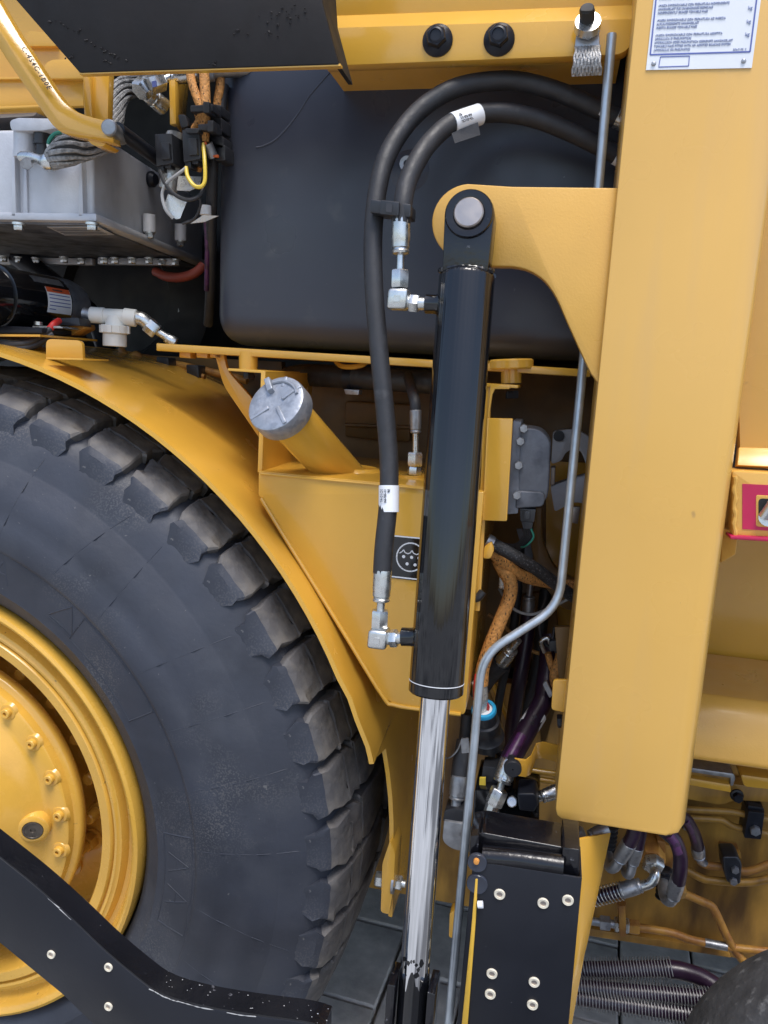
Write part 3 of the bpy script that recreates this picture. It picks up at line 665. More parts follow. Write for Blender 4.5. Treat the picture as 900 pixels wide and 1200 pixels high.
b = MB(); b.plate([(97, 86), (106, 86), (108, 150), (99, 150)], .06, .012); b.plate([(106, 86), (128, 85), (126, 146), (108, 148)], .065, .012); mesh('hanger', b, M['yellow'], ho, .001)
b = MB(); b.plate([(60, 20), (68, 8), (108, 72), (98, 80)], .02, .02); mesh('edge_flange', b, M['yellow'], ho, .001)
b = MB(); b.plate(rround([(-90, 130), (48, 126, 3), (40, 136, 3), (-90, 143)], .1), .14, .05); mesh('seal_flange', b, M['pin'], ho, .001)
lv = thing_at('bent_lever', 'bent yellow flat bar lever with small black stamped characters', 'lever', (130, 160, .0))
Lp = [(-50, -20), (0, 57), (10, 73), (48, 128), (65, 150), (84, 159), (133, 168)]
Mp = [(-42, -26), (8, 50), (20, 70), (56, 124), (71, 144), (88, 153), (133, 163)]
Rp = [(-26, -42), (19, 35), (36, 61), (66, 107), (78, 122), (95, 133), (131, 143)]
vs = []; fs = []
sm = [smooth([at(x, y, Y) for x, y in q], 4) for q, Y in ((Lp, .006), (Mp, 0), (Rp, .012))]
for p, q, r in zip(*sm): vs += [p, q, r, r+V((0, .012, 0)), p+V((0, .018, 0))]
m = len(sm[0])
for i in range(m-1):
    for k in range(5): fs.append((5*i+k, 5*i+(k+1) % 5, 5*i+5+(k+1) % 5, 5*i+5+k))
fs += [(0, 1, 2, 3, 4), tuple(5*m-5+k for k in (4, 3, 2, 1, 0))]
b = MB(); b.add(vs, fs); mesh('lever_bar', b, M['yellow'], lv, .0012, 2)
t = at(42, 83, -.0007); o = text('stamped_text', 'C-4S4C-1B0E', at(24.5, 56, .0022), mpp(t)*5.2, M['ink'], lv, right=at(56, 105, .004)-at(24.5, 56, .0022), up=(at(36, 61, .012)-at(20, 70, 0)), sp=1.25)
k = (at(56, 105, .004)-at(24.5, 56, .0022)).length/max((v.co.length for v in o.data.vertices))
for v in o.data.vertices: v.co *= k
o.location = o.location+(CAM-at(40, 80, 0)).normalized()*.0035
b = MB(); c = at(134.5, 155, .012); b.lathe(c+V((.004, -.02, 0)), (-.25, 1, .05), [(.0001, 0), (.0078, 0), (.0092, .0015), (.0092, .05)], 22); mesh('pivot_pin', b, M['dullzinc'], lv)
b = MB(); b.plate(rround([(102, 163), (124, 168), (120, 172, 4), (108, 170, 4)], .2), .012, .03); mesh('lug', b, M['yellow'], lv, .001)
b = MB(); b.tube(A3([(138, 152, .02), (160, 168, .07), (192, 192, .15)]), .0090, 14); mesh('pivot_rod', b, M['satin'], lv)

# ================================================================== ALUMINIUM HOUSING
al = thing_at('aluminium_housing', 'ribbed cast aluminium control housing with bolted bottom cover', 'housing', (60, 262, .12))
zB = 1.508; F = lambda x, y: at(x, y, .10)
c0 = F(110, 257); ct = F(112, 150); rb = atz(238, 309, zB)
xr = c0.x; xR = rb.x; yR = rb.y; zT = ct.z; zb = c0.z
b = MB(); b.prism([(-1.35, .10, zb), (xr, .10, zb), (xR, yR, zb), (-1.35, yR, zb)], (0, 0, zT-zb)); mesh('housing_body', b, M['alu'], al, .006, 3)
b = MB(); b.prism([(-1.36, .090, zb-.004), (xr+.010, .090, zb-.004), (xR+.012, yR+.01, zb-.004), (-1.36, yR+.01, zb-.004)], (0, 0, .010)); mesh('bottom_flange', b, M['alu'], al, .002)
b = MB(); b.prism([(-1.34, .105, zb-.007), (xr-.01, .105, zb-.007), (xR-.008, yR-.01, zb-.007), (-1.34, yR-.01, zb-.007)], (0, 0, .004)); mesh('bottom_cover', b, M['darkalu'], al, .001)
for x in (21, 31, 99):
    b = MB(); b.prism([F(x-2.5, 256)+V((0, .002, 0)), F(x+3.5, 256)+V((0, .002, 0)), F(x+1.5, 175)+V((0, .002, 0)), F(x-1, 175)+V((0, .002, 0))], (0, -.012 if x != 31 else -.006, 0)); mesh('rib', b, M['alu'], al, .0015)
b = MB(); b.plate(rround([(11, 141, 5), (22, 138), (64, 139), (66, 150), (50, 153), (13, 153, 4)], .5), .07, .05); mesh('top_lug', b, M['alu'], al, .002)
b = MB(); cpx(b, (30, 152, .09), (30, 186, .09), 13, seg=20); mesh('post_boss', b, M['alu'], al)
b = MB(); cpx(b, (50, 152, .085), (50, 170, .085), 10, seg=18); cpx(b, (51, 168, .085), (51, 192, .085), 8, seg=18); mesh('rubber_mount', b, M['moulded'], al)
b = MB(); b.plate([(56, 265.5), (114, 266), (130, 275), (78, 276)], .2, .001)
P = [atz(x, y, zb-.0078) for x, y in ((55, 265.5), (116, 265.5), (134, 275), (76, 275.5))]
b = MB(); b.prism(P, (0, 0, -.0006)); mesh('type_plate', b, M['alu'], al)
b = MB()
for k in range(4):
    y = 268+1.9*k; p, q = atz(62+4*k, y, zb-.0087), atz(112+4*k, y, zb-.0087); b.prism([p, q, q+V((0, .004, 0)), p+V((0, .004, 0))], (0, 0, -.0003))
mesh('printed_lines', b, M['darkalu'], al)
b = MB()
for x0, x1 in ((-120, 12), (18, 108), (114, 205)):
    p, q = atz(x0, 301.5, zb-.009), atz(x1, 302.5, zb-.009); b.prism([p, q, q+V((0, .012, 0)), p+V((0, .012, 0))], (0, 0, -.012))
mesh('cover_strip', b, M['alu'], al, .002)
bd = None
for x, y in ((4, 302), (22, 303), (42, 304), (75, 303), (95, 305), (122, 304), (135, 304), (155, 304), (175, 304), (190, 306), (206, 306), (28, 304)):
    c = atz(x, y-2, zb-.012)
    if bd is None:
        b = MB(); b.hex(c, c-V((0, 0, .010)), .0065); b.cyl(c, c-V((0, 0, .002)), .0085, seg=12); o = mesh('cover_bolt', b, M['zinc'], al); bd = o.data; bo = WORLD[o.name]-c
    else: link('cover_bolt', bd, al, c+bo)
for x, y in ((22, 262), (108, 262), (167, 272), (204, 282)):
    c = at(x, y, .088) if x < 120 else atx(x, y, xr-.018)
    if x > 120: b = MB(); b.cyl(c+V((.012, 0, -.0)), c+V((.012, 0, .026)), .010, seg=14); mesh('bolt_boss', b, M['alu'], al); c = c+V((.012, 0, 0))
    b = MB(); b.hex(c, c-V((0, 0, .009)), .0065); b.cyl(c+V((0, 0, .001)), c-V((0, 0, .002)), .009, seg=14); mesh('flange_bolt', b, M['zinc'], al)
c = atx(175, 210, xr-.02); b = MB(); b.lathe(c+V((.012, 0, 0)), (-1, .15, 0), [(.0001, 0), (.008, .001), (.012, .006), (.012, .02)], 16); mesh('plug', b, M['satin'], al)
# grey earth braid on the housing
gb = thing_at('earth_braid', 'thick grey woven earth braid clamped to the aluminium housing', 'cable', (60, 190, .06))
P = [(60, 190, .06), (66, 184, .058), (78, 177, .058), (92, 171, .062), (108, 167, .07), (122, 160, .09), (130, 140, .14), (134, 122, .17), (143, 106, .2), (165, 97, .24)]
rr = [.010, .014, .018, .019, .018, .017, .016, .015, .015, .015]
S = smooth(A3(P), 5); R = [rr[min(i//5, 9)]*(1-(i % 5)/5)+rr[min(i//5+1, 9)]*((i % 5)/5) for i in range(len(S))]
b = MB(); b.tube(S, [q*.9 for q in R], 14); mesh('braid_core', b, M['dark'], gb)
b = MB()
def around(i, t):
    d = (S[min(i+1, len(S)-1)]-S[max(i-1, 0)]).normalized(); v1 = d.cross(V((0, 1, 0))).normalized(); v2 = d.cross(v1)
    return S[i]+(v1*cos(t)+v2*sin(t))*R[i]*.93
for k in range(22): b.tube([around(i, k*2*pi/22+i*.10*(1 if k % 2 else .8)) for i in range(len(S))], .0024, 6)
mesh('woven_sleeve', b, M['braid'], gb)
b = MB(); b.tube(smooth(A3([(62, 190, .058), (52, 189, .056), (44, 186, .055), (34, 184, .058), (24, 184, .06)]), 4), [.0115, .0115, .012, .0115, .010, .008, .007, .006, .006, .006, .007, .007, .007, .007, .007, .007, .006], 12); mesh('lug', b, M['zinc'], gb)
b = MB(); hpx(b, (31, 192, .045), (31, 192, .062), 7); mesh('bolt', b, M['dullzinc'], gb)
gw = thing_at('green_wire', 'small green wire bent over a white crimp terminal', 'wire', (60, 174, .05))
b = MB(); tpx(b, [(72, 155, .05), (64, 157, .048), (58, 164, .048), (57, 170, .05)], 2.3, 8); mesh('wire', b, M['green'], gw)
b = MB(); tpx(b, [(57, 169, .05), (58, 173, .05)], 2.6, 8, 2); cpx(b, (61, 172, .05), (62, 178, .05), 3, seg=10); mesh('terminal', b, M['white'], gw)

# ================================================================== PUMP MOTOR with warning label
mo = thing_at('pump_motor', 'black cylindrical electric motor with white and orange warning label', 'motor', (50, 390, .15))
a, c = at(-14, 347, .10), at(84, 361, .27); d = (c-a).normalized(); L = (c-a).length; R0 = .044
b = MB(); b.lathe(a-d*.10, d, [(R0*.9, 0), (R0, .003), (R0, L*.72+.10)], 40); mesh('motor_body', b, M['gloss'], mo)
b = MB(); b.lathe(a+d*(L*.72-.001), d, [(R0*1.0, 0), (R0*1.005, .002), (R0*1.0, L*.18), (R0*.90, L*.28), (R0*.55, L*.31)], 36); mesh('end_bell', b, M['darkalu'], mo)
b = MB(); b.lathe(a+d*.005, d, [(R0, 0), (R0+.0035, .001), (R0+.0035, .012), (R0, .013)], 36); mesh('band', b, M['gloss'], mo)
u, v = frame(d)
def onm(t, h, r): return a+d*h+(u*cos(t)+v*sin(t))*r
# angle facing the camera
best = max([k*pi/180 for k in range(360)], key=lambda t: (u*cos(t)+v*sin(t)).dot((CAM-a).normalized()))
sg = 1 if (u*cos(best+.3)+v*sin(best+.3)).z > (u*cos(best)+v*sin(best)).z else -1
def patch(t0, t1, h0, h1, r, sk=0.0, n=8):
    b = MB(); vs = []
    for k in range(n+1):
        t = t0+(t1-t0)*k/n
        for h in (h0, h1): vs += [onm(best+sg*t, h+sk*t, r), onm(best+sg*t, h+sk*t, r-.0008)]
    fs = []
    for k in range(n): q = 4*k; fs += [(q, q+2, q+6, q+4), (q+1, q+5, q+7, q+3)]
    b.add(vs, fs); return b
wl = mesh('warning_label', patch(-.25, .62, L*.40, L*.70, R0+.0006), M['label'], mo)
mesh('warning_header', patch(.44, .62, L*.405, L*.695, R0+.0009), M['redlabel'], wl)
for k in range(5): mesh('printed_line', patch(.34-.12*k, .37-.12*k, L*.42, L*(.68 if k < 4 else .5), R0+.0009, n=1), M['blueink'], wl)
mesh('printed_line', patch(.50, .55, L*.48, L*.60, R0+.0012, n=1), M['ink'], wl)
mesh('warm_plate', patch(.75, 1.05, L*.30, L*.66, R0+.0006), M['dullzinc'], mo)
b = MB(); b.plate(rround([(-60, 384), (12, 382), (49, 384), (49, 391), (-60, 391)], 1.5), .10, .10); mesh('cradle', b, M['satin'], mo, .002)
b = MB(); b.plate([(-60, 391), (47, 392), (47, 394.5), (-60, 394)], .085, .14); mesh('shelf', b, M['yellow'], mo)
b = MB(); b.plate(rround([(61, 373), (92, 372), (94, 382), (62, 380)], 1.5), .155, .03); mesh('terminal_block', b, M['moulded'], mo, .0015)
b = MB(); b.plate(rround([(38, 382), (70, 382), (74, 384.5), (38, 384.5)], .5), .12, .04); cpx(b, (45, 381, .13), (45, 377, .13), 5, seg=12); mesh('foot_clamp', b, M['zinc'], mo)
b = MB(); b.plate(rround([(68, 384), (98, 379), (99, 385), (84, 393), (72, 394)], 2), .17, .03); mesh('foot', b, M['brown'], mo, .002)
pc = thing_at('power_cable', 'pair of black power cables with red heat-shrink end below motor', 'cable', (30, 404, .1))
for k, dy in ((0, 0), (1, 6)):
    b = MB(); tpx(b, [(-60, 401+dy*.6, .085), (0, 404+dy*.5, .088), (22, 404+dy*.7, .09), (40, 399+dy, .10), (59+k*3, 386+dy, .12)], 4.2, 10); mesh('cable', b, M['hose'], pc)
b = MB(); tpx(b, [(58, 386, .12), (63, 380, .125), (69, 376, .14)], 4, 10); mesh('heat_shrink', b, M['redwire'], pc)

# ================================================================== WHITE TEE with its elbow
te = thing_at('pipe_tee', 'cream white plastic pipe tee with a screwed drain cup', 'fitting', (135, 405, .2))
b = MB(); cpx(b, (106, 369, .19), (123, 370, .195), 9.3, seg=24, ch=.001); mesh('socket', b, M['white'], te)
b = MB(); cpx(b, (120, 370, .195), (148, 371.5, .20), 8.6, seg=24); cpx(b, (145, 371, .20), (160, 373, .205), 10, seg=24, ch=.001); cpx(b, (135, 370, .197), (135, 388, .197), 9.5, 12.5, seg=24); mesh('tee_body', b, M['white'], te)
b = MB(); b.cyl(at(134.5, 381, .197), at(134.5, 391, .197), rp((134, 390, .197), 16), seg=28, ch=.0015)
for k in range(8):
    t = k*pi/4+.2; c = at(134.5, 386, .197)+V((cos(t), sin(t), 0))*rp((134, 386, .197), 15.6); b.obox(c, V((cos(t), sin(t), 0))*.0025, V((-sin(t), cos(t), 0))*.003, V((0, 0, .0055)))
mesh('union_ring', b, M['white'], te)
b = MB(); b.cyl(at(134.5, 391, .197), at(134.5, 406, .197), rp((134, 400, .197), 13.5), seg=28, ch=.001); mesh('drain_cup', b, M['white'], te)
b = MB(); cpx(b, (98, 367, .188), (107, 369, .19), 7, seg=14); mesh('nipple', b, M['dullzinc'], te)
b = MB(); b.tube(smooth(A3([(159, 372, .205), (167, 374, .207), (174, 380, .21), (181, 387, .215)]), 4), rp((167, 374, .207), 8), 14); mesh('elbow', b, M['zinc'], te)
b = MB(); hpx(b, (172, 379, .209), (184, 389, .216), 9.5); mesh('nut', b, M['zinc'], te)
b = MB(); cpx(b, (184, 388, .216), (197, 396, .22), 4.5); crimp(b, (206, 402, .225), (194, 395, .22), 6.5); mesh('hose_end', b, M['zinc'], te)

# ================================================================== FLYWHEEL HOUSING and things in the dark bay
fw = thing_at('flywheel_housing', 'large dark round flywheel housing in shade beneath the aluminium box', 'housing', (150, 420, .5))
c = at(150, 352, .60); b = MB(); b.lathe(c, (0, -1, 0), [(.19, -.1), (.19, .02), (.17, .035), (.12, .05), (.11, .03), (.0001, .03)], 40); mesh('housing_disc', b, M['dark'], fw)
b = MB(); c2 = at(205, 363, .555); b.hex(c2, c2+V((0, .01, 0)), .010); mesh('bolt', b, M['dullzinc'], fw)
rh = thing_at('red_hose', 'short dull red hose bend under the aluminium housing', 'hose', (215, 325, .4))
b = MB(); tpx(b, [(182, 318, .42), (195, 324, .41), (212, 325, .40), (228, 320, .40), (238, 311, .41)], 5.5); rh2 = mesh('hose', b, mat('dull_red_rubber', (.30, .06, .04), .5), rh)
st = thing_at('diagonal_strut', 'black diagonal strut tube behind the motor', 'strut', (60, 330, .4))
b = MB(); tpx(b, [(20, 300, .42), (60, 330, .42), (110, 372, .45), (125, 410, .47)], 12); mesh('strut_tube', b, M['satin'], st)
bw = thing_at('bay_crossmember', 'dim yellow crossmember in the dark behind the white tee', 'beam', (130, 420, .4))
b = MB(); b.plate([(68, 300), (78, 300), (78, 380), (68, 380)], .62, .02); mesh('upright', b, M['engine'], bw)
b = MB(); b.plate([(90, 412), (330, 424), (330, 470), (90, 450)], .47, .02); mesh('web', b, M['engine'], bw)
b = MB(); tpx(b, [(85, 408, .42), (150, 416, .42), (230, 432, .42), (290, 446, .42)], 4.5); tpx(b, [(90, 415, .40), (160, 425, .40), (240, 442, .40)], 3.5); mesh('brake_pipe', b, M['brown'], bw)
for x, y in ((118, 414), (190, 424), (225, 433)):
    b = MB(); b.plate(rround([(x-7, y-6), (x+7, y-5), (x+8, y+10), (x-6, y+9)], 2), .385, .03); mesh('pipe_clamp', b, M['moulded'], bw, .001)
b = MB(); tpx(b, [(142, 409, .39), (150, 419, .38), (160, 415, .385), (162, 424, .39), (140, 424, .39)], 4); mesh('rusty_coil', b, M['brown'], bw)

# ================================================================== WIRING AT TOP: fittings, looms, connectors
hf = thing_at('hose_coupling', 'shiny steel angled hose couplings below the black panel', 'coupling', (180, 95, .12))
b = MB(); hpx(b, (163, 108, .10), (172, 99, .11), 12); hpx(b, (172, 101, .10), (190, 95, .12), 11); cpx(b, (188, 95, .12), (203, 89, .13), 4.5); crimp(b, (232, 86, .14), (199, 92, .13), 8); mesh('coupling', b, M['zinc'], hf)
b = MB(); hpx(b, (168, 108, .12), (180, 118, .13), 8.5); crimp(b, (193, 126, .15), (178, 114, .13), 10); mesh('elbow_coupling', b, M['zinc'], hf)
b = MB(); crimp(b, (251, 87, .15), (222, 90, .14), 8); b.tube(A3([(228, 85, .14), (262, 82, .16), (300, 80, .18)]), .010, 12); mesh('hose_end', b, M['dullzinc'], hf)
b = MB(); p = at(181, 98.5, .085); b.obox(p, V((.003, 0, .0005)), V((0, .0006, 0)), V((-.0005, 0, .0035))); mesh('blue_dot', b, M['blueink'], hf)
wb = thing_at('bay_bracket', 'upright yellow bracket plate beside orange wiring at the top', 'bracket', (205, 140, .14))
b = MB(); b.plate([(198, 94), (205, 94), (206, 145), (199, 146)], .12, .012); b.prism(A3([(205, 94, .121), (206, 145, .121), (216, 158, .22), (222, 94, .22)]), (-.003, 0, 0)); mesh('bracket_plate', b, M['yellow'], wb, .0008)
lo = thing_at('wire_loom', 'orange braided wire looms strapped together in upper bay', 'wiring', (237, 200, .12), 'orange braided looms')
for P, r in (([(222, 80, .13), (225, 97, .125), (231, 115, .12), (236, 128, .118), (235, 140, .12), (228, 152, .125)], 5.2), ([(239, 80, .13), (240, 100, .125), (241, 125, .118), (240, 145, .118), (239, 166, .12)], 6), ([(232, 130, .13), (236, 150, .13), (235, 180, .13), (231, 200, .135)], 5.2), ([(258, 80, .16), (258, 100, .16), (255, 120, .16), (254, 140, .16)], 5)):
    b = MB(); tpx(b, P, r, 12); mesh('loom', b, M['loom'], lo)
for x, y, ww in ((236, 127, 13), (241, 149, 9)):
    b = MB(); b.plate(rround([(x-ww, y-3.5), (x+ww, y-5), (x+ww, y+3), (x-ww, y+4)], 1), .105, .028); mesh('strap', b, M['moulded'], lo, .0008)
    b = MB(); b.plate(rround([(x+2, y-8), (x+9, y-8), (x+9, y+5), (x+2, y+5)], 1), .100, .02); mesh('buckle', b, M['moulded'], lo, .0008)
cb = thing_at('cable_bundle', 'black clips and dark cable bundle beside the tank edge', 'cable', (256, 150, .15))
b = MB(); tpx(b, [(262, 100, .17), (258, 130, .165), (254, 160, .16), (250, 185, .165), (248, 240, .18), (247, 330, .25), (244, 380, .3)], 6.5); mesh('cable', b, M['hose'], cb)
b = MB()
for x, y, a, c in ((250, 128, 9, 7), (252, 145, 8, 9), (254, 166, 8, 8), (258, 178, 6, 10)): b.plate(rround([(x-a, y-c), (x+a, y-c+2), (x+a, y+c), (x-a, y+c)], 2), .135, .03)
mesh('clip', b, M['moulded'], cb, .001)
b = MB(); tpx(b, [(241, 250, .19), (243, 290, .21), (242, 340, .25)], 3); mesh('purple_line', b, M['purpleprint'], cb)
b = MB(); cpx(b, (241, 241, .17), (241, 252, .17), 6.5); mesh('white_tag', b, M['label'], cb)
for q, (px, nm) in enumerate((((192, 177), 'black multi-pin connector left of the yellow wire loop'), ((224, 172), 'black plug connector behind the yellow wire loop'))):
    cn = thing_at('connector', nm, 'connector', (px[0], px[1]+25, .10))
    x, y = px
    b = MB(); b.plate(rround([(x-11, y-20), (x+9, y-21), (x+11, y+14), (x-9, y+18)], 1.5), .105, .035); mesh('shell', b, M['moulded'], cn, .0015)
    b = MB(); b.plate(rround([(x-4, y-10), (x+6, y-10), (x+7, y+9), (x-3, y+10)], 1), .099, .01); mesh('latch', b, M['moulded'], cn, .0015)
    b = MB(); b.plate(rround([(x-8, y+15), (x-1, y+15), (x, y+24), (x-7, y+24)], 1), .108, .02); b.plate(rround([(x+1, y+14), (x+8, y+14), (x+8, y+20), (x+1, y+20)], 1), .11, .02); mesh('strain_relief', b, M['moulded'], cn, .001)
    if q: b = MB(); b.plate(rround([(x-8, y-22), (x+10, y-22), (x+8, y-16), (x-7, y-16)], 3), .10, .03); mesh('end_cap', b, M['moulded'], cn, .001)
tb = thing_at('taped_cable', 'silver taped cable ends with white paper tags in the bay', 'cable', (205, 240, .13))
b = MB(); tpx(b, [(206, 158, .14), (203, 180, .135), (200, 205, .13), (197, 222, .13)], [11][0], 12); mesh('foil_wrap', b, M['tape'], tb)
b = MB(); b.prism(A3([(209, 206, .12), (236, 207, .125), (234, 218, .118), (222, 224, .115), (207, 223, .117)]), .0012); b.prism(A3([(197, 227, .112), (219, 236, .118), (211, 256, .117), (206, 257, .113), (191, 244, .110)]), .0012); mesh('paper_tag', b, M['tape'], tb)
b = MB(); b.prism(A3([(223, 262, .13), (238, 252, .13), (256, 253, .135), (240, 260, .135)]), .002); mesh('foil_end', b, M['zinc'], tb)
lw = thing_at('loose_wires', 'yellow, grey and black loose wire loops hanging from connectors', 'wire', (220, 230, .10))
b = MB(); b.tube(smooth(A3([(218, 196, .105), (220, 207, .10), (227, 217, .097), (235, 219, .097), (240, 212, .10), (240, 192, .105), (238, 168, .115)]), 6), .0026, 8); mesh('yellow_wire', b, M['yelwire'], lw)
b = MB(); b.tube(smooth(A3([(218, 197, .104), (207, 205, .10), (195, 215, .10), (190, 228, .10), (194, 245, .10), (203, 256, .105)]), 6), .0022, 8); mesh('grey_wire', b, M['greywire'], lw)
b = MB(); b.tube(smooth(A3([(187, 200, .103), (194, 216, .10), (205, 228, .098), (218, 234, .098), (230, 232, .10), (238, 222, .105), (241, 195, .12)]), 6), .0026, 8); mesh('black_wire', b, M['hose'], lw)
b = MB(); b.tube(smooth(A3([(232, 228, .11), (235, 240, .115), (228, 256, .12), (214, 262, .125)]), 5), .0018, 8); mesh('thin_wire', b, M['hose'], lw)
b = MB(); cpx(b, (243, 168, .12), (250, 184, .13), 6); mesh('grey_plug', b, M['dullzinc'], lw)
b = MB(); cpx(b, (240, 166, .115), (243, 175, .12), 2); cpx(b, (249, 183, .125), (256, 183, .125), 1.6); mesh('red_seal', b, mat('orange_seal', (.6, .12, .03), .45), lw)
b = MB(); b.plate(rround([(208, 134), (217, 134), (221, 148), (212, 150)], 3), .118, .014); mesh('clip', b, M['moulded'], lw, .001)

# ================================================================== SHELF under the tank
sh = thing_at('tank_shelf', 'long narrow yellow shelf plate carrying the black tank', 'shelf', (430, 425, .14))
b = MB(); b.prism([at(183, 402, .12), at(692, 433, .12), at(692, 442, .12), at(183, 411, .12)], (0, .46, 0)); mesh('shelf_plate', b, M['yellow'], sh, .0015)
for x, y, s in ((291, 414, 0), (599, 421, 1)):
    b = MB()
    if s: b.cyl(at(x, y, .13), at(x, y+12, .13), rp((x, y, .13), 26), seg=30, ch=.002)
    b.cyl(at(x, y+(10 if s else -2), .13), at(x, y+28 if s else y+21, .13), rp((x, y, .13), 12 if s else 11), seg=24); mesh('mount_boss', b, M['yellow'], sh)
for x in (217, 237, 253): b = MB(); b.plate([(x-7, 410), (x+6, 411), (x+6, 420), (x-7, 419)], .16, .02); mesh('nut_block', b, M['yellow'], sh, .001)

# ================================================================== YELLOW HYDRAULIC TANK
ht = thing_at('hydraulic_tank', 'angular yellow steel oil tank with slanted filler tube', 'tank', (480, 838, .08))
b = MB(); b.plate(rround([(303, 552), (567, 577), (545, 838, 6), (456, 825, 14), (303, 580)], 1), .05, .25); mesh('tank_body', b, M['yellow'], ht, .004, 3)
b = MB(); b.plate(rround([(306, 436), (311, 436), (307, 553), (302, 553)], .1), .055, .20); mesh('side_gusset', b, M['yellow'], ht, .0008)
b = MB(); b.plate([(267, 431.5), (311, 434.5), (311, 437.5), (267, 434.5)], .055, .14); b.tube(A3([(306, 436, .06), (309, 437, .06), (309, 442, .06)]), .002, 8); mesh('top_flange', b, M['yellow'], ht, .0008)
b = MB(); hpx(b, (292, 436, .11), (292, 444, .11), 7); mesh('bolt', b, M['satin'], ht)
b = MB(); b.plate(rround([(252, 416), (262, 416), (266, 434, 8), (303, 476), (303, 512), (262, 452, 10)], .2), .16, .008); mesh('gusset', b, M['yellow'], ht, .001)
pts = smooth(A3([(306, 584, .049), (340, 640, .049), (400, 737, .049), (448, 815, .049), (462, 826, .049), (500, 832, .049), (540, 837, .049)]), 6)
b = MB(); b.tube(pts, .0028, 7); mesh('weld_seam', b, M['yellow'], ht)
b = MB(); b.tube(A3([(306, 555, .049), (400, 564, .049), (500, 573, .049)]), .002, 7); mesh('top_seam', b, M['yellow'], ht)
fa, fb = at(404, 560, .15), at(329, 479, .0); fd = (fb-fa).normalized(); FR = rp((345, 495, .03), 27.5)
b = MB(); b.cyl(fa-fd*.02, fb, FR, seg=40); mesh('filler_tube', b, M['yellow'], ht)
u, v = frame(fd)
cr = at(402, 553, .15)
b = MB(); b.tube([V((cr.x, .15, at(400, 550, .15).z))+V((cos(t)*.045+.004, sin(t)*.032, .001)) for t in [k*pi/12 for k in range(25)]], .004, 7); mesh('weld_ring', b, M['yellow'], ht)
CR = FR*1.30
b = MB(); b.lathe(fb-fd*.012, fd, [(CR*.97, 0), (CR, .002), (CR, .020), (CR*.97, .0245), (CR*.90, .026), (CR*.55, .0255), (CR*.2, .024), (.0001, .024)], 44); cap = mesh('filler_cap', b, M['cap'], ht)
cc = fb+fd*.0125
b = MB()
e1 = (V((1, 0, 0))-fd*fd.x).normalized(); e2 = fd.cross(e1).normalized()
if e2.z < 0: e2 = -e2
for k, (t, i0, i1, hgt) in enumerate(((radians(118), .45, .98, .006), (radians(35), .25, .96, .002), (radians(215), .25, .95, .002), (radians(305), .2, .95, .002), (radians(80), .6, .97, .0015))):
    ee = e1*cos(t)+e2*sin(t); pe = fd.cross(ee); m = cc+ee*CR*(i0+i1)/2
    b.obox(m+fd*hgt*.5, ee*CR*(i1-i0)/2, pe*CR*(.07 if k else .10), fd*hgt*.8)
mesh('cap_rib', b, M['cap'], cap, .0018, 3)
b = MB(); b.tube([cc+fd*.002+(e1*cos(t)+e2*sin(t))*CR*.78 for t in [radians(q) for q in range(20, 110, 8)]], .0022, 7); mesh('cap_ridge', b, M['cap'], cap)
# decal with the oil symbol
b = MB(); b.plate([(459, 627), (502, 631), (499, 682), (456, 677)], .0487, .003); de = mesh('decal', b, M['gloss'], ht)
b = MB()
def dl(P, wd):
    Q = [at(x, y, .0484) for x, y in P]
    for p, q in zip(Q, Q[1:]):
        d = (q-p).normalized(); s = d.cross(V((0, 1, 0)))*wd; b.prism([p-s-d*wd*.4, q-s+d*wd*.4, q+s+d*wd*.4, p+s-d*wd*.4], .0008)
dl([(459.5, 627.8), (502, 631.8)], .0008); dl([(456.5, 675.3), (499, 680)], .0008); dl([(460, 628), (457, 676)], .0005)
oc = (481, 653)
dl([(oc[0]+16.2*cos(radians(t)), oc[1]+16.6*sin(radians(t))) for t in range(0, 361, 12)], .00085)
dl([(468.5, 648), (471, 646.5), (473, 644.2), (474.5, 647.5), (478, 649), (481, 647.8), (482.8, 645), (484.5, 648.3), (488, 650), (491, 648.8), (493, 646.5), (495.5, 650)], .0006)
for x, y in ((473, 652.3), (482.3, 653.2), (491, 654), (477, 660.8), (486.3, 662)):
    b.lathe(at(x, y, .0484), (0, 1, 0), [(.0001, 0), (mpp(at(x, y, .05))*1.9, 0), (mpp(at(x, y, .05))*1.9, .0006)], 12)
mesh('oil_symbol', b, M['label'], de)

# pipe below the shelf and the small pressure fitting
up = thing_at('suction_pipe', 'thick black rubber pipe with band clamp beneath the shelf', 'pipe', (420, 460, .2))
b = MB(); b.tube(smooth(A3([(338, 442, .34), (352, 440, .28), (372, 440, .24), (410, 442, .22), (460, 445, .21), (540, 450, .21)]), 5), rp((420, 443, .22), 13.5), 18); mesh('pipe', b, M['hose'], up)
b = MB(); cpx(b, (404, 442, .22), (414, 442.5, .22), 14.6, seg=24); mesh('band_clamp', b, M['satin'], up)
b = MB(); b.plate(rround([(403, 456), (421, 457), (420, 463), (405, 462)], 1), .20, .02); mesh('clamp_screw', b, M['dullzinc'], up, .001)
b = MB(); tpx(b, [(394, 424, .2), (400, 429, .19), (412, 430, .185), (424, 428, .19), (430, 424, .2)], 3, 8); mesh('pipe_hook', b, M['yellow'], up)
pf = thing_at('pressure_fitting', 'small zinc hose fitting standing on the yellow tank top', 'fitting', (486, 560, .12))
b = MB(); tpx(b, [(478, 440, .2), (482, 455, .16), (486, 470, .13), (487, 484, .125)], 6.5); mesh('hose', b, M['hose'], pf)
b = MB(); crimp(b, (487, 480, .125), (487, 508, .125), 7); mesh('crimp_sleeve', b, M['dullzinc'], pf)
b = MB(); cpx(b, (487, 506, .125), (487, 534, .125), 3.6); mesh('stem', b, M['zinc'], pf)
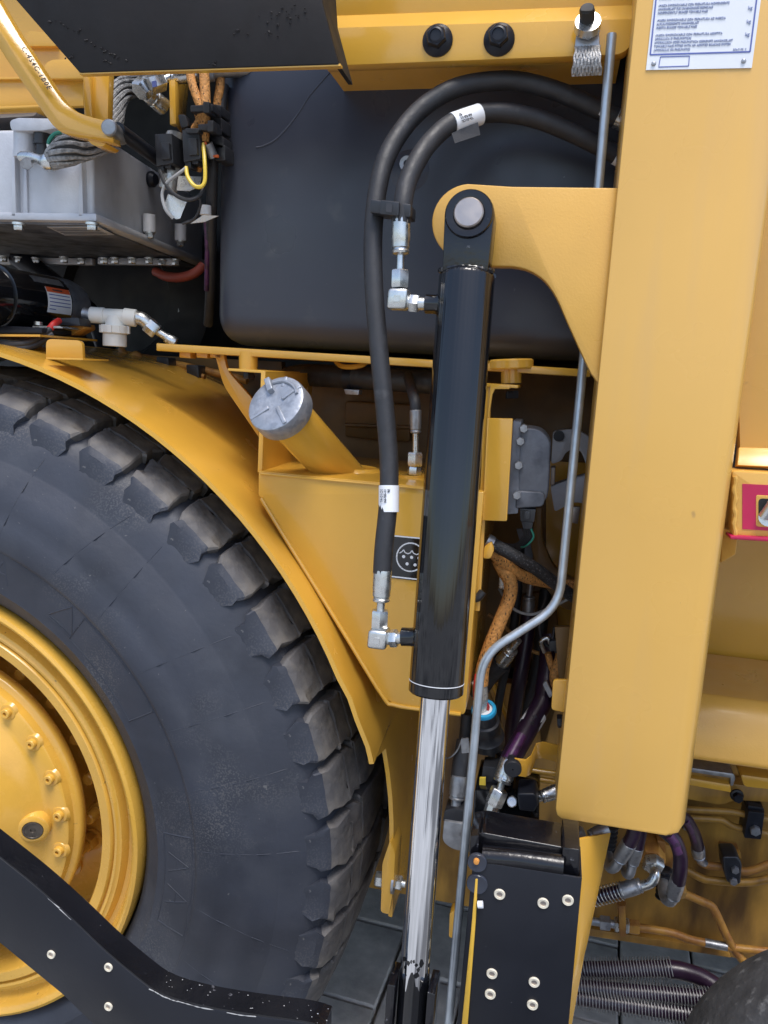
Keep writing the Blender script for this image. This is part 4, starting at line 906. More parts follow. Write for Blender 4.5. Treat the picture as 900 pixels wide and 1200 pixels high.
b = MB(); hpx(b, (486.5, 530, .125), (486, 546, .125), 9.5); hpx(b, (486, 546.5, .125), (485.5, 556, .125), 8.5, .1); mesh('nut', b, M['zinc'], pf)
b = MB(); cpx(b, (483, 556, .13), (483, 566, .13), 15, seg=20); mesh('seat', b, M['yellow'], pf)
ep = thing_at('engine_panel', 'dim tan engine cover panel seen between shelf and oil tank', 'panel', (450, 540, .42))
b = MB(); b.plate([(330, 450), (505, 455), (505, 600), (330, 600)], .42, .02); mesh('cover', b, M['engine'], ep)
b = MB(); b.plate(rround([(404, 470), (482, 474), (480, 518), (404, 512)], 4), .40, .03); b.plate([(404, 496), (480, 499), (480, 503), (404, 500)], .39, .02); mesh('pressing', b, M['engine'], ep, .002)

# ================================================================== RIGHT RECESS
rb = thing_at('channel_bracket', 'folded yellow channel bracket holding the grey control unit', 'bracket', (585, 610, .08))
b = MB(); b.plate([(566, 449), (607, 451.5), (607, 455), (566, 453)], .065, .12); mesh('top_flange', b, M['yellow'], rb, .0008)
b = MB(); b.plate(rround([(568, 452, 3), (576, 452), (566, 655), (562, 716), (557, 716)], .3), .068, .012); mesh('edge_flange', b, M['yellow'], rb, .0015)
b = MB(); b.plate([(575, 450), (598, 452), (597, 456), (580, 456), (577, 462), (573, 490), (571, 490)], .062, .01); mesh('doubler', b, M['yellow'], rb, .0008)
b = MB(); b.plate(rround([(572, 490), (601, 490.5), (594, 611), (566, 610)], 2), .060, .010); b.prism(A3([(571, 490, .06), (573, 490, .06), (567, 610, .06), (565, 610, .06)]), .06); mesh('cover_plate', b, M['yellow'], rb, .002)
b = MB(); hpx(b, (600, 458, .11), (600, 467, .11), 8); mesh('bolt', b, M['satin'], rb)
b = MB(); b.plate(rround([(567, 641), (576, 635), (579, 645), (575, 655), (566, 655)], 3), .066, .014); mesh('hook_tab', b, M['yellow'], rb, .002)
b = MB(); tpx(b, [(566, 693, .07), (560, 700, .068), (552, 702, .07)], 5); mesh('grommet', b, M['moulded'], rb)
b = MB(); b.plate(rround([(585, 676), (596, 676), (600, 684), (594, 692), (584, 690)], 2), .20, .02); mesh('tab', b, M['zinc'], rb, .001)
cu = thing_at('control_unit', 'dull grey cast control unit with rounded lid and black plug', 'control unit', (620, 600, .12))
b = MB(); b.plate(rround([(601, 493), (611, 494), (607, 602), (594, 603)], 2), .085, .07); mesh('base_plate', b, M['darkalu'], cu, .0015)
b = MB(); b.plate(rround([(607, 500, 6), (634, 503, 12), (646, 517, 12), (643, 575, 8), (640, 588, 8), (604, 590, 4)], 4), .088, .06); mesh('lid', b, M['darkalu'], cu, .007, 4)
b = MB(); b.plate(rround([(605, 575), (640, 577, 8), (637, 594, 6), (604, 596)], 3), .083, .05); mesh('lower_lid', b, M['darkalu'], cu, .004, 3)
for x, y in ((614, 502), (610, 517), (608, 545), (606, 580)):
    b = MB(); c = at(x, y, .083); b.hex(c+V((0, -.006, 0)), c+V((0, .01, 0)), .0055); mesh('screw', b, M['dullzinc'], cu)
b = MB(); b.plate(rround([(609, 596), (628, 597), (626, 612), (610, 611)], 1), .085, .03); b.plate([(614, 599), (621, 599), (621, 609), (614, 609)], .08, .01); b.plate(rround([(611, 611), (625, 612), (623, 620), (613, 620)], 1), .088, .025); mesh('plug', b, M['moulded'], cu, .001)
b = MB()
for k in range(5): tpx(b, [(613+2.5*k, 619, .1), (614+2*k, 628, .105), (604+2*k, 638+k, .115), (588, 636+2*k, .13)], 1.3, 6, 4)
mesh('pin_wire', b, M['hose'], cu)
b = MB(); tpx(b, [(622, 619, .098), (625, 630, .10), (616, 640, .105), (608, 641, .12)], 1.2, 6); mesh('green_wire', b, M['green'], cu)
ca_ = thing_at('grey_casting', 'pale grey casting with round hole half hidden behind steel rod', 'casting', (670, 560, .3))
b = MB(); b.plate(rround([(648, 506, 4), (668, 502, 8), (688, 508, 10), (700, 528, 8), (702, 560), (690, 552), (680, 526, 8), (664, 528, 8), (658, 540), (646, 544)], 4), .30, .03)
b.plate(rround([(645, 570), (662, 564, 6), (690, 556, 8), (704, 560), (700, 592), (672, 588, 8), (650, 600)], 4), .30, .03); mesh('casting_web', b, M['alu'], ca_, .004, 2)
b = MB(); b.cyl(at(655, 511, .295), at(655, 511, .30), rp((655, 511, .295), 6.5), seg=18); mesh('hole', b, M['ink'], ca_)
b = MB(); b.plate(rround([(646, 548), (651, 548), (650, 568), (645, 568)], 1), .29, .03); b.plate([(668, 594), (680, 594), (677, 614), (666, 612)], .29, .01); mesh('boss', b, M['pin'], ca_, .001)
rbp = thing_at('recess_bracket', 'dark yellow curved support behind the grey control unit', 'bracket', (640, 680, .3))
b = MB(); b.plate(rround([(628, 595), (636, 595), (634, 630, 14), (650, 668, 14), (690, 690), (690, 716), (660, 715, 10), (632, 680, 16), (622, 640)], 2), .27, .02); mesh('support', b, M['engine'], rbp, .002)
b = MB(); b.plate([(605, 620), (626, 618), (624, 655), (616, 655)], .30, .004); mesh('paper_label', b, M['darkalu'], rbp)

# bent galvanised rod
ro = thing_at('steel_rod', 'thin bent galvanised steel rod running from top down past cylinder', 'rod', (525, 1210, -.05))
P = A3([(717, 40, .06), (715, 90, .06), (706, 225, .062), (683, 430, .062), (657, 702, .03), (654, 716, .03), (566, 772, .0), (560, 790, -.005), (523, 1230, -.07)])
P = [P[0], P[3], at(655, 711, .03), at(565, 768, .0), at(523, 1230, -.07)]
b = MB(); b.tube(bend(P, .03, 7), .0053, 14); mesh('rod_bar', b, M['galv'], ro)
# looms and hoses in the recess
lm = thing_at('wire_loom', 'orange braided loom branching behind the channel bracket by the black cylinder', 'wiring', (565, 800, .15), 'orange braided looms')
b = MB(); b.tube(smooth(A3([(572, 642, .10), (580, 650, .105), (596, 664, .12), (615, 676, .14), (640, 682, .17), (670, 686, .19), (700, 682, .21)]), 5), rp((600, 664, .12), 7), 14); mesh('loom', b, M['loom'], lm)
b = MB(); b.tube(smooth(A3([(584, 656, .12), (590, 668, .12), (598, 682, .12), (597, 700, .12), (586, 728, .115), (575, 755, .11), (566, 782, .11), (564, 802, .11)]), 5), rp((590, 700, .12), 8.2), 14); mesh('loom', b, M['loom'], lm)
b = MB(); b.tube(smooth(A3([(562, 800, .11), (563, 818, .115), (562, 840, .13), (560, 870, .15)]), 4), rp((563, 818, .115), 9), 12); mesh('tape_wrap', b, M['tape'], lm)
b = MB(); b.tube(smooth(A3([(558, 790, .1), (556, 805, .1), (556, 830, .12)]), 4), .0018, 6); mesh('red_wire', b, M['redwire'], lm)
bb = thing_at('braided_cable', 'black braided cable crossing diagonally toward the pale post', 'cable', (640, 690, .12))
b = MB(); b.tube(smooth(A3([(574, 636, .085), (584, 641, .085), (604, 652, .09), (630, 668, .11), (655, 687, .13), (680, 704, .15), (705, 716, .17)]), 5), rp((630, 668, .11), 7.6), 16); mesh('cable', b, M['blackbraid'], bb)
b = MB(); b.cyl(at(570, 633, .084), at(577, 637, .085), .0095, seg=16); mesh('collar', b, M['dullzinc'], bb)
jt = thing_at('wire_loom', 'short brown frayed loom pieces tied near the post edge', 'wiring', (655, 800, .2), 'orange braided looms')
b = MB(); tpx(b, [(657, 738, .2), (658, 755, .2), (656, 772, .195), (650, 790, .19), (652, 812, .19)], 6); tpx(b, [(642, 765, .2), (646, 780, .2), (652, 796, .19)], 4); mesh('loom', b, M['loom'], jt)
b = MB(); b.plate(rround([(643, 752), (657, 750), (656, 762), (644, 764)], 2), .17, .02); tpx(b, [(650, 735, .19), (648, 750, .18), (652, 765, .18)], 2); mesh('cable_tie', b, M['moulded'], jt, .001)
b = MB(); tpx(b, [(638, 764, .2), (634, 752, .19), (642, 748, .19), (645, 754, .19)], 2.5); mesh('wire_clip', b, M['zinc'], jt)
fh = thing_at('flexible_hose', 'black hose with steel ferrule slanting behind the bent rod', 'hose', (580, 800, .2))
b = MB(); tpx(b, [(560, 812, .24), (570, 796, .22), (582, 782, .2), (588, 776, .195)], 11, 16); mesh('hose', b, M['hose'], fh)
b = MB(); crimp(b, (586, 778, .196), (600, 760, .18), 9); cpx(b, (598, 762, .18), (608, 750, .17), 4); mesh('ferrule', b, M['zinc'], fh)
ph = thing_at('purple_hose', 'thin dark purple hose hanging upright from a steel ferrule', 'hose', (597, 880, .25), 'purple hoses')
b = MB(); tpx(b, [(619, 720, .27), (617, 745, .26), (610, 790, .25), (602, 840, .25), (596, 890, .26), (590, 940, .27)], 8.5, 14); mesh('hose', b, M['purple'], ph)
b = MB(); crimp(b, (619, 724, .27), (620, 698, .27), 7.5); cpx(b, (620, 700, .27), (622, 684, .27), 3.6); mesh('ferrule', b, M['dullzinc'], ph)
ps = thing_at('purple_hose', 'thicker purple hose with white label bending down to the round black cap', 'hose', (600, 900, .1), 'purple hoses')
b = MB(); b.tube(smooth(A3([(645, 745, .24), (643, 775, .22), (640, 800, .2), (636, 822, .18), (622, 848, .15), (606, 876, .115), (596, 895, .10)]), 6), rp((622, 848, .15), 11.8), 16); mesh('hose', b, M['purple'], ps)
b = MB(); b.tube(smooth(A3([(611.5, 862, .115), (605, 874, .102), (596, 890, .088)]), 4), .0075, 10); mesh('printed_stripe', b, M['purpleprint'], ps)
b = MB(); b.cyl(at(629, 837, .165), at(620, 851, .148), rp((622, 848, .15), 12.4), seg=20); lb = mesh('hose_label', b, M['label'], ps)
for k, s in enumerate(('30', 'SP')): text('printed_mark', s, at(620+k*3.5, 849-k*7, .1335), .007, M['ink'], lb)
b = MB(); crimp(b, (598, 890, .10), (588, 918, .085), 11.5); mesh('ferrule', b, M['zinc'], ps)
b = MB(); cpx(b, (589, 914, .085), (584.5, 930, .08), 4.2); mesh('stem', b, M['zinc'], ps)
b = MB(); hpx(b, (586, 925, .08), (578, 943, .075), 10.5); mesh('swivel_nut', b, M['zinc'], ps)
b = MB(); b.tube(bend(A3([(580, 938, .076), (574.5, 953, .072), (572.5, 970, .072)]), .02), rp((574, 953, .072), 8.5), 8); hpx(b, (573, 960, .072), (572, 974, .072), 11); mesh('angle_adapter', b, M['zinc'], ps)
b = MB(); b.plate(rround([(636, 802), (640, 798), (648, 814), (644, 818)], 1), .165, .006); mesh('cable_tie', b, M['dullzinc'], ps)
dc = thing_at('round_plug', 'round flat black rubber plug with a pinhole on yellow clip bracket', 'plug', (601, 902, .06))
c = at(601, 902, .055); b = MB(); b.lathe(c, (-.1, 1, 0), [(.0011, .003), (.0011, 0), (.0105, 0), (.0115, .0015), (.0115, .008), (.006, .009), (.006, .03)], 28); mesh('plug_disc', b, M['moulded'], dc)
lk = thing_at('clip_bracket', 'small bent yellow clip bracket beside the round black plug', 'bracket', (630, 900, .08))
b = MB(); vs = []
prof = [(602, 889, .075), (616, 891, .078), (622, 886, .085), (628, 872, .10), (636, 870, .11), (655, 874, .12)]
hgt = [20, 20, 22, 18, 19, 20]
for (x, y, Y), h in zip(prof, hgt):
    vs += [at(x, y, Y), at(x, y+h, Y), at(x, y+h, Y)+V((0, .004, 0)), at(x, y, Y)+V((0, .004, 0))]
fs = [(4*i+k, 4*i+(k+1) % 4, 4*i+4+(k+1) % 4, 4*i+4+k) for i in range(len(prof)-1) for k in range(4)]+[(0, 1, 2, 3), (20, 23, 22, 21)]
b.add(vs, fs); mesh('clip', b, M['yellow'], lk, .0008)
b = MB(); tpx(b, [(600, 898, .16), (625, 903, .16), (660, 908, .16)], 3.4); tpx(b, [(606, 908, .16), (630, 913, .16), (660, 918, .16)], 3.4); mesh('pipe', b, M['yellow'], lk)
pe = thing_at('edge_bracket', 'small yellow plate with bolt tucked against the post edge', 'bracket', (655, 830, .05))
b = MB(); b.plate(rround([(648, 797), (668, 797), (666, 836), (646, 832)], 4), .04, .006); mesh('tab', b, M['yellow'], pe, .001)
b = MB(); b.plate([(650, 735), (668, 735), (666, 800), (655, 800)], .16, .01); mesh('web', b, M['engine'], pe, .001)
b = MB(); hpx(b, (653, 845, .06), (660, 845, .06), 8); cpx(b, (658, 842, .06), (668, 842, .06), 5); mesh('bolt', b, M['satin'], pe)
rc = thing_at('round_connector', 'round dark ribbed connector with bright blue seal ring and wires', 'connector', (568, 885, .14))
a, c = at(567, 832, .12), at(573, 884, .16); d = (c-a).normalized(); q = rp((567, 832, .12), 1)
b = MB(); b.lathe(a, d, [(14.5*q, 0), (15*q, .003), (14.6*q, .02), (17*q, .022), (18*q, .034), (17*q, .036), (18.5*q, .05), (21*q, .053), (21*q, .066), (16*q, .070)], 32); mesh('shell', b, M['moulded'], rc)
b = MB(); b.lathe(a-d*.004, d, [(10.5*q, .004), (10.5*q, 0), (14*q, 0), (14.8*q, .002), (14.8*q, .006)], 32, caps=False); mesh('seal_ring', b, M['blue'], rc)
b = MB(); b.lathe(a-d*.0005, d, [(.0001, 0), (10.6*q, 0), (10.6*q, .002)], 20); mesh('insert', b, M['label'], rc)
b = MB()
for k in range(9): t = k*2.4; e = V((cos(t), .1, sin(t)*.5))*(.0035+.004*(k % 3)/3)*1.1; b.tube(smooth([a+e, a+e*1.1-d*.008, a+e*.6-d*.02+V((-.004, 0, .004))], 3), .0013, 6)
mesh('wire', b, M['redwire'], rc)
b = MB(); tpx(b, [(549, 835, .15), (547, 860, .15), (543, 890, .15), (540, 930, .15)], 8.5); mesh('side_hose', b, M['hose'], rc)
b = MB(); cpx(b, (590, 884, .17), (588, 905, .17), 9); mesh('boot', b, M['moulded'], rc)
be = thing_at('elbow_fitting', 'dark grey hose elbow with ferrule left of the black valve block', 'fitting', (535, 990, .05))
b = MB(); tpx(b, [(545, 868, .12), (541, 890, .11), (538, 912, .10)], 10, 14); mesh('hose', b, M['hose'], be)
b = MB(); crimp(b, (538.5, 908, .10), (535, 938, .09), 10); cpx(b, (535, 936, .09), (533.5, 950, .085), 6); mesh('ferrule', b, M['dullzinc'], be)
b = MB(); b.plate(rround([(521, 950, 2), (531, 947, 5), (545, 950, 2), (543, 968, 1), (528, 966, 1), (519, 962)], 1), .075, .03); mesh('nut', b, M['moulded'], be, .002)
b = MB(); b.plate(rround([(520, 962), (545, 966), (544, 982, 2), (552, 985), (552, 999), (530, 996, 8), (518, 986, 6)], 2), .07, .034); mesh('elbow_body', b, M['dullzinc'], be, .003, 2)
b = MB(); b.tube(bend(A3([(542, 865, .1), (536, 880, .1), (528, 888, .1), (516, 889, .11)]), .02), .0012, 6); b.plate(rround([(540, 866), (549, 865), (550, 882), (541, 883)], 1.5), .085, .002); mesh('tag', b, M['dullzinc'], be)
vb = thing_at('valve_block', 'glossy black hydraulic valve block with steel plugs under purple hose', 'valve', (595, 980, .1))
b = MB(); b.plate(rround([(556, 926, 3), (600, 930), (602, 932), (632, 940, 3), (631, 985), (552, 982)], 1), .085, .09); mesh('block', b, M['gloss'], vb, .003, 2)
b = MB(); b.plate(rround([(606, 930), (628, 930, 5), (631, 944, 3), (626, 952), (608, 950)], 3), .07, .04); mesh('solenoid', b, M['satin'], vb, .004, 3)
for x, y in ((600, 938), (612, 965.5)):
    c = at(x, y, .083); b = MB(); b.lathe(c+V((0, -.0035, 0)), (0.05, 1, -.55), [(.0001, .0002), (.006, 0), (.0072, .0012), (.0072, .006)], 18); mesh('plug', b, M['zinc'], vb)
b = MB(); b.plate(rround([(566, 898), (590, 901), (588, 934), (562, 930)], 1), .11, .03); mesh('coil', b, M['moulded'], vb, .002)
b = MB(); b.plate([(562, 912), (569, 912), (569, 930), (596, 935), (596, 927), (597, 938), (561, 934)], .10, .004); mesh('yellow_tag', b, M['yelwire'], vb)
b = MB(); crimp(b, (658, 925, .12), (634, 934, .11), 8.5); cpx(b, (636, 933, .11), (628, 936, .11), 5); mesh('hose_end', b, M['zinc'], vb)
lf = thing_at('pipe_coupling', 'zinc pipe couplings under the bottom corner of the pale post', 'coupling', (650, 985, .05))
b = MB(); hpx(b, (632, 972, .06), (644, 974, .06), 10, 0); hpx(b, (645, 974, .06), (658, 972, .06), 8, .2); mesh('nut', b, M['zinc'], lf)
b = MB(); b.tube(smooth(A3([(656, 973, .06), (668, 976, .062), (680, 984, .065), (690, 990, .07)]), 4), rp((668, 976, .06), 6.5), 12); hpx(b, (660, 984, .05), (684, 975, .05), 8); mesh('elbow', b, M['dullzinc'], lf)
b = MB(); crimp(b, (712, 970, .08), (690, 980, .07), 7.5); mesh('hose_end', b, M['dullzinc'], lf)

# ================================================================== LADDER FRAME: black box, cross bar, yellow plate
la = thing_at('black_step_box', 'satin black sheet step box with cream rivets at the bottom', 'step', (605, 1200, -.08))
f = [(554, 1012), (562, 1011), (579, 1013), (682, 1029), (665, 1215), (534, 1215)]
b = MB(); b.plate(f, -.09, .003); mesh('front_sheet', b, M['satin'], la, .0008)
b = MB(); b.prism(A3([(554, 1013, -.087), (556, 1013, -.087), (536, 1215, -.087), (534, 1215, -.087)]), .07); mesh('side_sheet', b, M['satin'], la)
b = MB(); b.prism(A3([(680, 1029, -.087), (682, 1029, -.087), (665, 1215, -.087), (663, 1215, -.087)]), .06); mesh('end_sheet', b, M['satin'], la)
bd = None
for x, y in ((585.5, 1047.5), (636.5, 1058), (665.5, 1054.5), (576.5, 1140.5), (574.5, 1164.5), (626, 1150.5), (624, 1177)):
    c = at(x, y, -.09)
    if bd is None:
        b = MB(); b.lathe(c+V((0, -.0022, 0)), (0, 1, 0), [(.0034, .0022), (.0034, .0003), (.0058, 0), (.0064, .0008), (.0064, .0024)], 20); o = mesh('rivet_ring', b, M['nylon'], la); bd = o.data; bo = WORLD[o.name]-c
        b = MB(); b.cyl(c+V((0, -.0006, 0)), c+V((0, .0005, 0)), .0036, seg=12); o = mesh('rivet_core', b, M['pin'], la); b2, bo2 = o.data, WORLD[o.name]-c
    else: link('rivet_ring', bd, la, c+bo); link('rivet_core', b2, la, c+bo2)
b = MB(); b.plate([(557, 1030), (560, 1030), (557.5, 1080), (547, 1215), (539.5, 1215), (552, 1090)], -.0935, .004); mesh('yellow_strip', b, mat('worn_yellow_strip', (.70, .42, .05), .4, var=.1, col2=(.1, .06, .02), c2scale=60, c2lo=.6, c2hi=.7, stretch=(4, 1, .5)), la, .0008)
for y, r in ((1012, 12), (1037, 13)):
    c = at(559, y, -.093); b = MB(); b.lathe(c, (0, 1, 0), [(.0001, 0), (r*.00088, 0), (r*.00094, .001), (r*.00094, .004)], 24); mesh('plastic_washer', b, mat('clear_washer', (.035, .04, .055), .2, var=.4), la)
b = MB(); cpx(b, (560, 1060, -.095), (566, 1060, -.095), 4.2); mesh('white_plug', b, M['label'], la)
b = MB(); c = at(558, 1011, -.097); b.lathe(c, (0, 1, 0), [(.0001, 0), (.003, .0005), (.0035, .004)], 12); mesh('rust_head', b, mat('orange_rust', (.6, .25, .05), .6), la)
cbx = thing_at('cross_bar', 'scuffed glossy black forged cross bar above the step box', 'bar', (615, 1022, -.05))
b = MB(); b.plate(rround([(551, 978), (566, 976), (660, 993), (664, 1000), (660, 1018), (640, 1020), (568, 1008), (551, 1010)], 3), -.068, .05); mesh('bar', b, M['rough_gloss'], cbx, .007, 3)
b = MB(); p0, p1 = at(566, 1003, -.078), at(660, 1014, -.078); b.tube([p0, (p0+p1)/2+V((0, 0, .0015)), p1], .012, 14); mesh('rolled_lip', b, M['rough_gloss'], cbx)
b = MB(); b.plate(rround([(659, 993), (680, 996), (679, 1030), (658, 1026)], 3), -.08, .06); mesh('end_lug', b, M['rough_gloss'], cbx, .003, 2)
b = MB(); b.plate(rround([(551, 980), (561, 979), (560, 1012), (549, 1012)], 2), -.082, .05); mesh('end_lug', b, M['rough_gloss'], cbx, .003, 2)
yp = thing_at('ladder_plate', 'narrow tapering yellow side plate right of the black step box', 'plate', (690, 1200, .0))
b = MB(); b.prism([at(676, 984, -.028), at(716, 976, .06), at(689, 1104, .02), at(685, 1120, .01), at(668, 1215, -.03), at(650, 1215, -.05)], (-.006, .0, 0)); mesh('side_plate', b, M['yellow'], yp, .001)
b = MB(); b.plate(rround([(527, 1070), (534, 1066), (532, 1100, 6), (526, 1098)], 2), .12, .02); mesh('lug', b, M['yellow'], yp, .001)

# black arm in front of the wheel
ar = thing_at('step_support', 'wide glossy black bent arm with cream rivets crossing before wheel', 'arm', (150, 1200, -.2))
tp = [(-120, 912), (0, 1006), (42, 1040), (83, 1077), (125, 1117), (167, 1152), (185, 1164), (208, 1173), (250, 1183), (300, 1191), (357, 1199), (380, 1206), (380, 1230)]
bt = [(150, 1236), (108, 1200), (73, 1166), (0, 1106), (-120, 1008)]
Q = smooth([V((x, y, 0)) for x, y in tp[:-1]], 3)
b = MB(); b.plate([(p.x, p.y) for p in Q]+[tp[-1]]+bt, -.2, .030); mesh('arm_plate', b, M['satin'], ar, .0022, 2)
top = [(p.x, p.y) for p in Q]
b = MB(); vs = []; fs = []                          # glossy scuffed top edge, proud of the sheet
for x, y in top:
    p = at(x, y, -.1995)
    vs += [p+V((0, 0, -.002)), p+V((0, .001, .0018)), p+V((0, .030, .0018)), p+V((0, .033, -.002))]
m = len(top)
for i in range(m-1):
    for k in range(4): fs.append((4*i+k, 4*i+(k+1) % 4, 4*i+4+(k+1) % 4, 4*i+4+k))
fs += [(0, 1, 2, 3), (4*m-4, 4*m-1, 4*m-2, 4*m-3)]
b.add(vs, fs); mesh('top_edge', b, M['rough_gloss'], ar)
b = MB(); rnd = random.Random(9)                    # bare worn metal along the sharp edge, a few chips on top
i = 4
while i < m-2:
    L_ = rnd.choice((1, 2, 2, 3)); P = []
    for k in range(i, min(i+L_, m-2)+1): P.append(at(top[k][0], top[k][1], -.2)+V((0, rnd.uniform(-.0003, .0004), -.0006+rnd.uniform(-.0008, .0006))))
    if len(P) > 1 and rnd.random() < .6: S_ = smooth(P, 4); b.tube(S_, [rnd.uniform(.0001, .0007) for _ in S_], 5)
    i += L_
for i in range(m//2, m-1):
    for k in range(2):
        t = rnd.random(); c = at(top[i][0]*(1-t)+top[i+1][0]*t, top[i][1]*(1-t)+top[i+1][1]*t, -.2)+V((0, rnd.uniform(.002, .031), .0021)); s = rnd.uniform(.0002, .0008)
        b.add([c+V((s*cos(a)*rnd.uniform(.5, 2.2), s*sin(a)*rnd.uniform(.5, 1.4), 0)) for a in (0, 1.2, 2.4, 3.6, 5)], [(0, 1, 2, 3, 4)])
o = mesh('paint_chips', b, M['greywire'], ar); o['kind'] = 'stuff'
bd = None
for x, y in ((60.5, 1118), (127.5, 1133), (127.5, 1179), (20, 1092), (200, 1215)):
    c = at(x, y, -.2)
    if y > 1190 or y == 1092: continue
    if bd is None:
        b = MB(); b.lathe(c+V((0, -.0022, 0)), (0, 1, 0), [(.0028, .0022), (.0028, .0003), (.0046, 0), (.0051, .0008), (.0051, .0024)], 18); o = mesh('rivet_ring', b, M['nylon'], ar); bd = o.data; bo = WORLD[o.name]-c
        b = MB(); b.cyl(c+V((0, -.0006, 0)), c+V((0, .0005, 0)), .003, seg=12); o = mesh('rivet_core', b, M['pin'], ar); b2, bo2 = o.data, WORLD[o.name]-c
    else: link('rivet_ring', bd, ar, c+bo); link('rivet_core', b2, ar, c+bo2)

# ================================================================== RIGHT EDGE of the picture
up_ = thing_at('body_panel', 'pale yellow upper body panel along the right picture edge', 'panel', (890, 545, .06))
b = MB(); b.plate(rround([(845, -320), (1010, -320), (1010, 548), (868, 548)], .1), .075, .02); mesh('panel_sheet', b, M['post'], up_, .002)
b = MB(); b.prism(A3([(864, 545, .055), (1010, 552, .055), (1010, 528, .074), (866, 524, .074)]), (0, .012, -.004)); mesh('shelf_flange', b, M['post'], up_, .001)
ts_ = thing_at('lashing_bracket', 'yellow block with magenta label around a bolted slot', 'bracket', (890, 630, .03))
b = MB(); b.plate(rround([(858, 552), (990, 560), (990, 642), (858, 628)], 3), .03, .04); mesh('block', b, M['plate'], ts_, .003, 2)
z6 = at(900, 628, .07).z; b = MB(); b.prism([(.19, .072, z6+.004), (.55, .072, z6+.004), (.55, .438, z6+.004), (.19, .438, z6+.004)], (0, 0, .006)); mesh('shading_ledge', b, M['plate'], ts_)  # plate added behind the block as a ceiling that shades the recessed panel
b = MB(); b.plate([(870, 567), (960, 571), (960, 626), (870, 620)], .0292, .002); lb = mesh('magenta_label', b, M['magenta'], ts_)
b = MB(); b.plate(rround([(886, 580), (960, 584), (960, 622), (886, 617)], 3), .0285, .002); mesh('slot_rim', b, M['plate'], ts_, .0005)
b = MB(); b.plate(rround([(889, 584), (960, 588), (960, 618), (889, 613, 8)], 5), .0278, .002); mesh('slot', b, M['dark'], ts_)
b = MB(); b.cyl(at(901, 606, .025), at(901, 606, .032), rp((901, 606, .03), 11), seg=20); b.cyl(at(906, 590, .018), at(895, 606, .024), .006, seg=12); mesh('bolt', b, M['zinc'], ts_)
b = MB(); b.tube([at(861+1.0*sin(k*1.3), 558+4.2*k, .0295) for k in range(18)], [.0026+.0005*sin(k*2.1) for k in range(18)], 8); mesh('weld_bead', b, M['plate'], ts_)
b = MB(); b.plate([(856, 628), (990, 634), (990, 640), (856, 632)], .022, .04); mesh('lower_lip', b, M['magenta'], ts_, .001)
b = MB(); b.prism(A3([(846, 620, .05), (866, 622, .03), (862, 650, .05), (845, 660, .06)]), .01); mesh('gusset', b, M['post'], ts_, .001)
dp_ = thing_at('lower_body', 'dim olive yellow recessed panel with rounded beam beneath', 'panel', (860, 900, .2))
b = MB(); b.plate([(640, 540), (1000, 560), (1000, 850), (640, 800)], .44, .02); mesh('recess_panel', b, M['yellow'], dp_)
b = MB(); p = [(.262, at(860, 812, .262).z), (.232, at(860, 817, .232).z), (.212, at(860, 834, .212).z), (.198, at(860, 858, .198).z), (.190, at(860, 893, .190).z), (.194, at(860, 897, .194).z), (.43, at(860, 897, .194).z), (.43, at(860, 812, .262).z)]
x0, x1 = at(700, 850, .2).x, at(1020, 850, .2).x
b.prism([(x0, y, z) for y, z in p], (x1-x0, 0, 0)); mesh('rounded_beam', b, M['plate'], dp_, .004, 3)

# chassis fittings on the stained plate
CY = .385
def pipe(name, P, r, label, m='brown', grp='rigid pipes clamped on the stained chassis plate', n=6):
    b = MB(); b.tube(smooth(A3(P), n), rp(P[0], r), 12); return solo(name, b, M[m], label, 'pipe', grp)
Y1, Y2 = .355, .365
pipe('hydraulic_pipe', [(770, 946, Y1), (802, 948, Y1), (850, 950.5, Y1), (862, 952, Y1), (876, 955, Y1), (900, 960, Y1), (940, 966, Y1)], 4.0, 'topmost yellow pipe entering the upper pipe clamp', 'stained')
pipe('hydraulic_pipe', [(770, 955, Y1), (802, 958, Y1), (838, 960, Y1), (848, 962, Y1), (858, 968, Y1), (874, 972, Y1), (900, 977, Y1), (940, 984, Y1)], 4.0, 'second yellow pipe with small jog entering the upper pipe clamp', 'stained')
pipe('hydraulic_pipe', [(818, 1003, .345), (821, 1010, Y1), (830, 1014, Y1), (848, 1016, Y1), (870, 1021, Y1), (885, 1019, Y1), (900, 1013, Y1), (940, 1000, Y1)], 4.6, 'brown pipe leaving a hose end through the lower pipe clamp', 'brown')
pipe('hydraulic_pipe', [(780, 1010, Y1), (802, 1018.5, Y1), (822, 1029, Y1), (833, 1031.5, Y1), (850, 1033, Y1), (872, 1034, Y1), (890, 1032, Y1), (940, 1020, Y1)], 4.6, 'yellow brown pipe sagging under the lower pipe clamp', 'stained')
pipe('hydraulic_pipe', [(796, 1046, .345), (806, 1049, Y1), (824, 1057, Y1), (834, 1062, Y1), (840, 1072, Y1), (850, 1094, Y1), (860, 1112, Y1), (874, 1130, Y1)], 4.8, 'brown pipe running diagonally down to the lower right tyre', 'brown')
pb = thing_at('hydraulic_pipe', 'long low brown pipe with nuts and bulkhead bracket near the chassis bottom', 'pipe', (760, 1090, .35), 'rigid pipes clamped on the stained chassis plate')
b = MB(); b.tube(smooth(A3([(742, 1086, Y1), (770, 1090, Y1), (790, 1094, Y1), (806, 1100, Y1), (822, 1104, Y1), (855, 1110, Y1), (900, 1115, Y1), (930, 1118, Y1)]), 5), rp((790, 1094, Y1), 4.6), 12); mesh('pipe', b, M['brown'], pb)
b = MB(); b.tube(A3([(826, 1104.6, Y1-.0004), (840, 1107.3, Y1-.0004), (852, 1109.4, Y1-.0004)]), rp((840, 1107, Y1), 4.8), 12); mesh('worn_band', b, M['dullzinc'], pb)
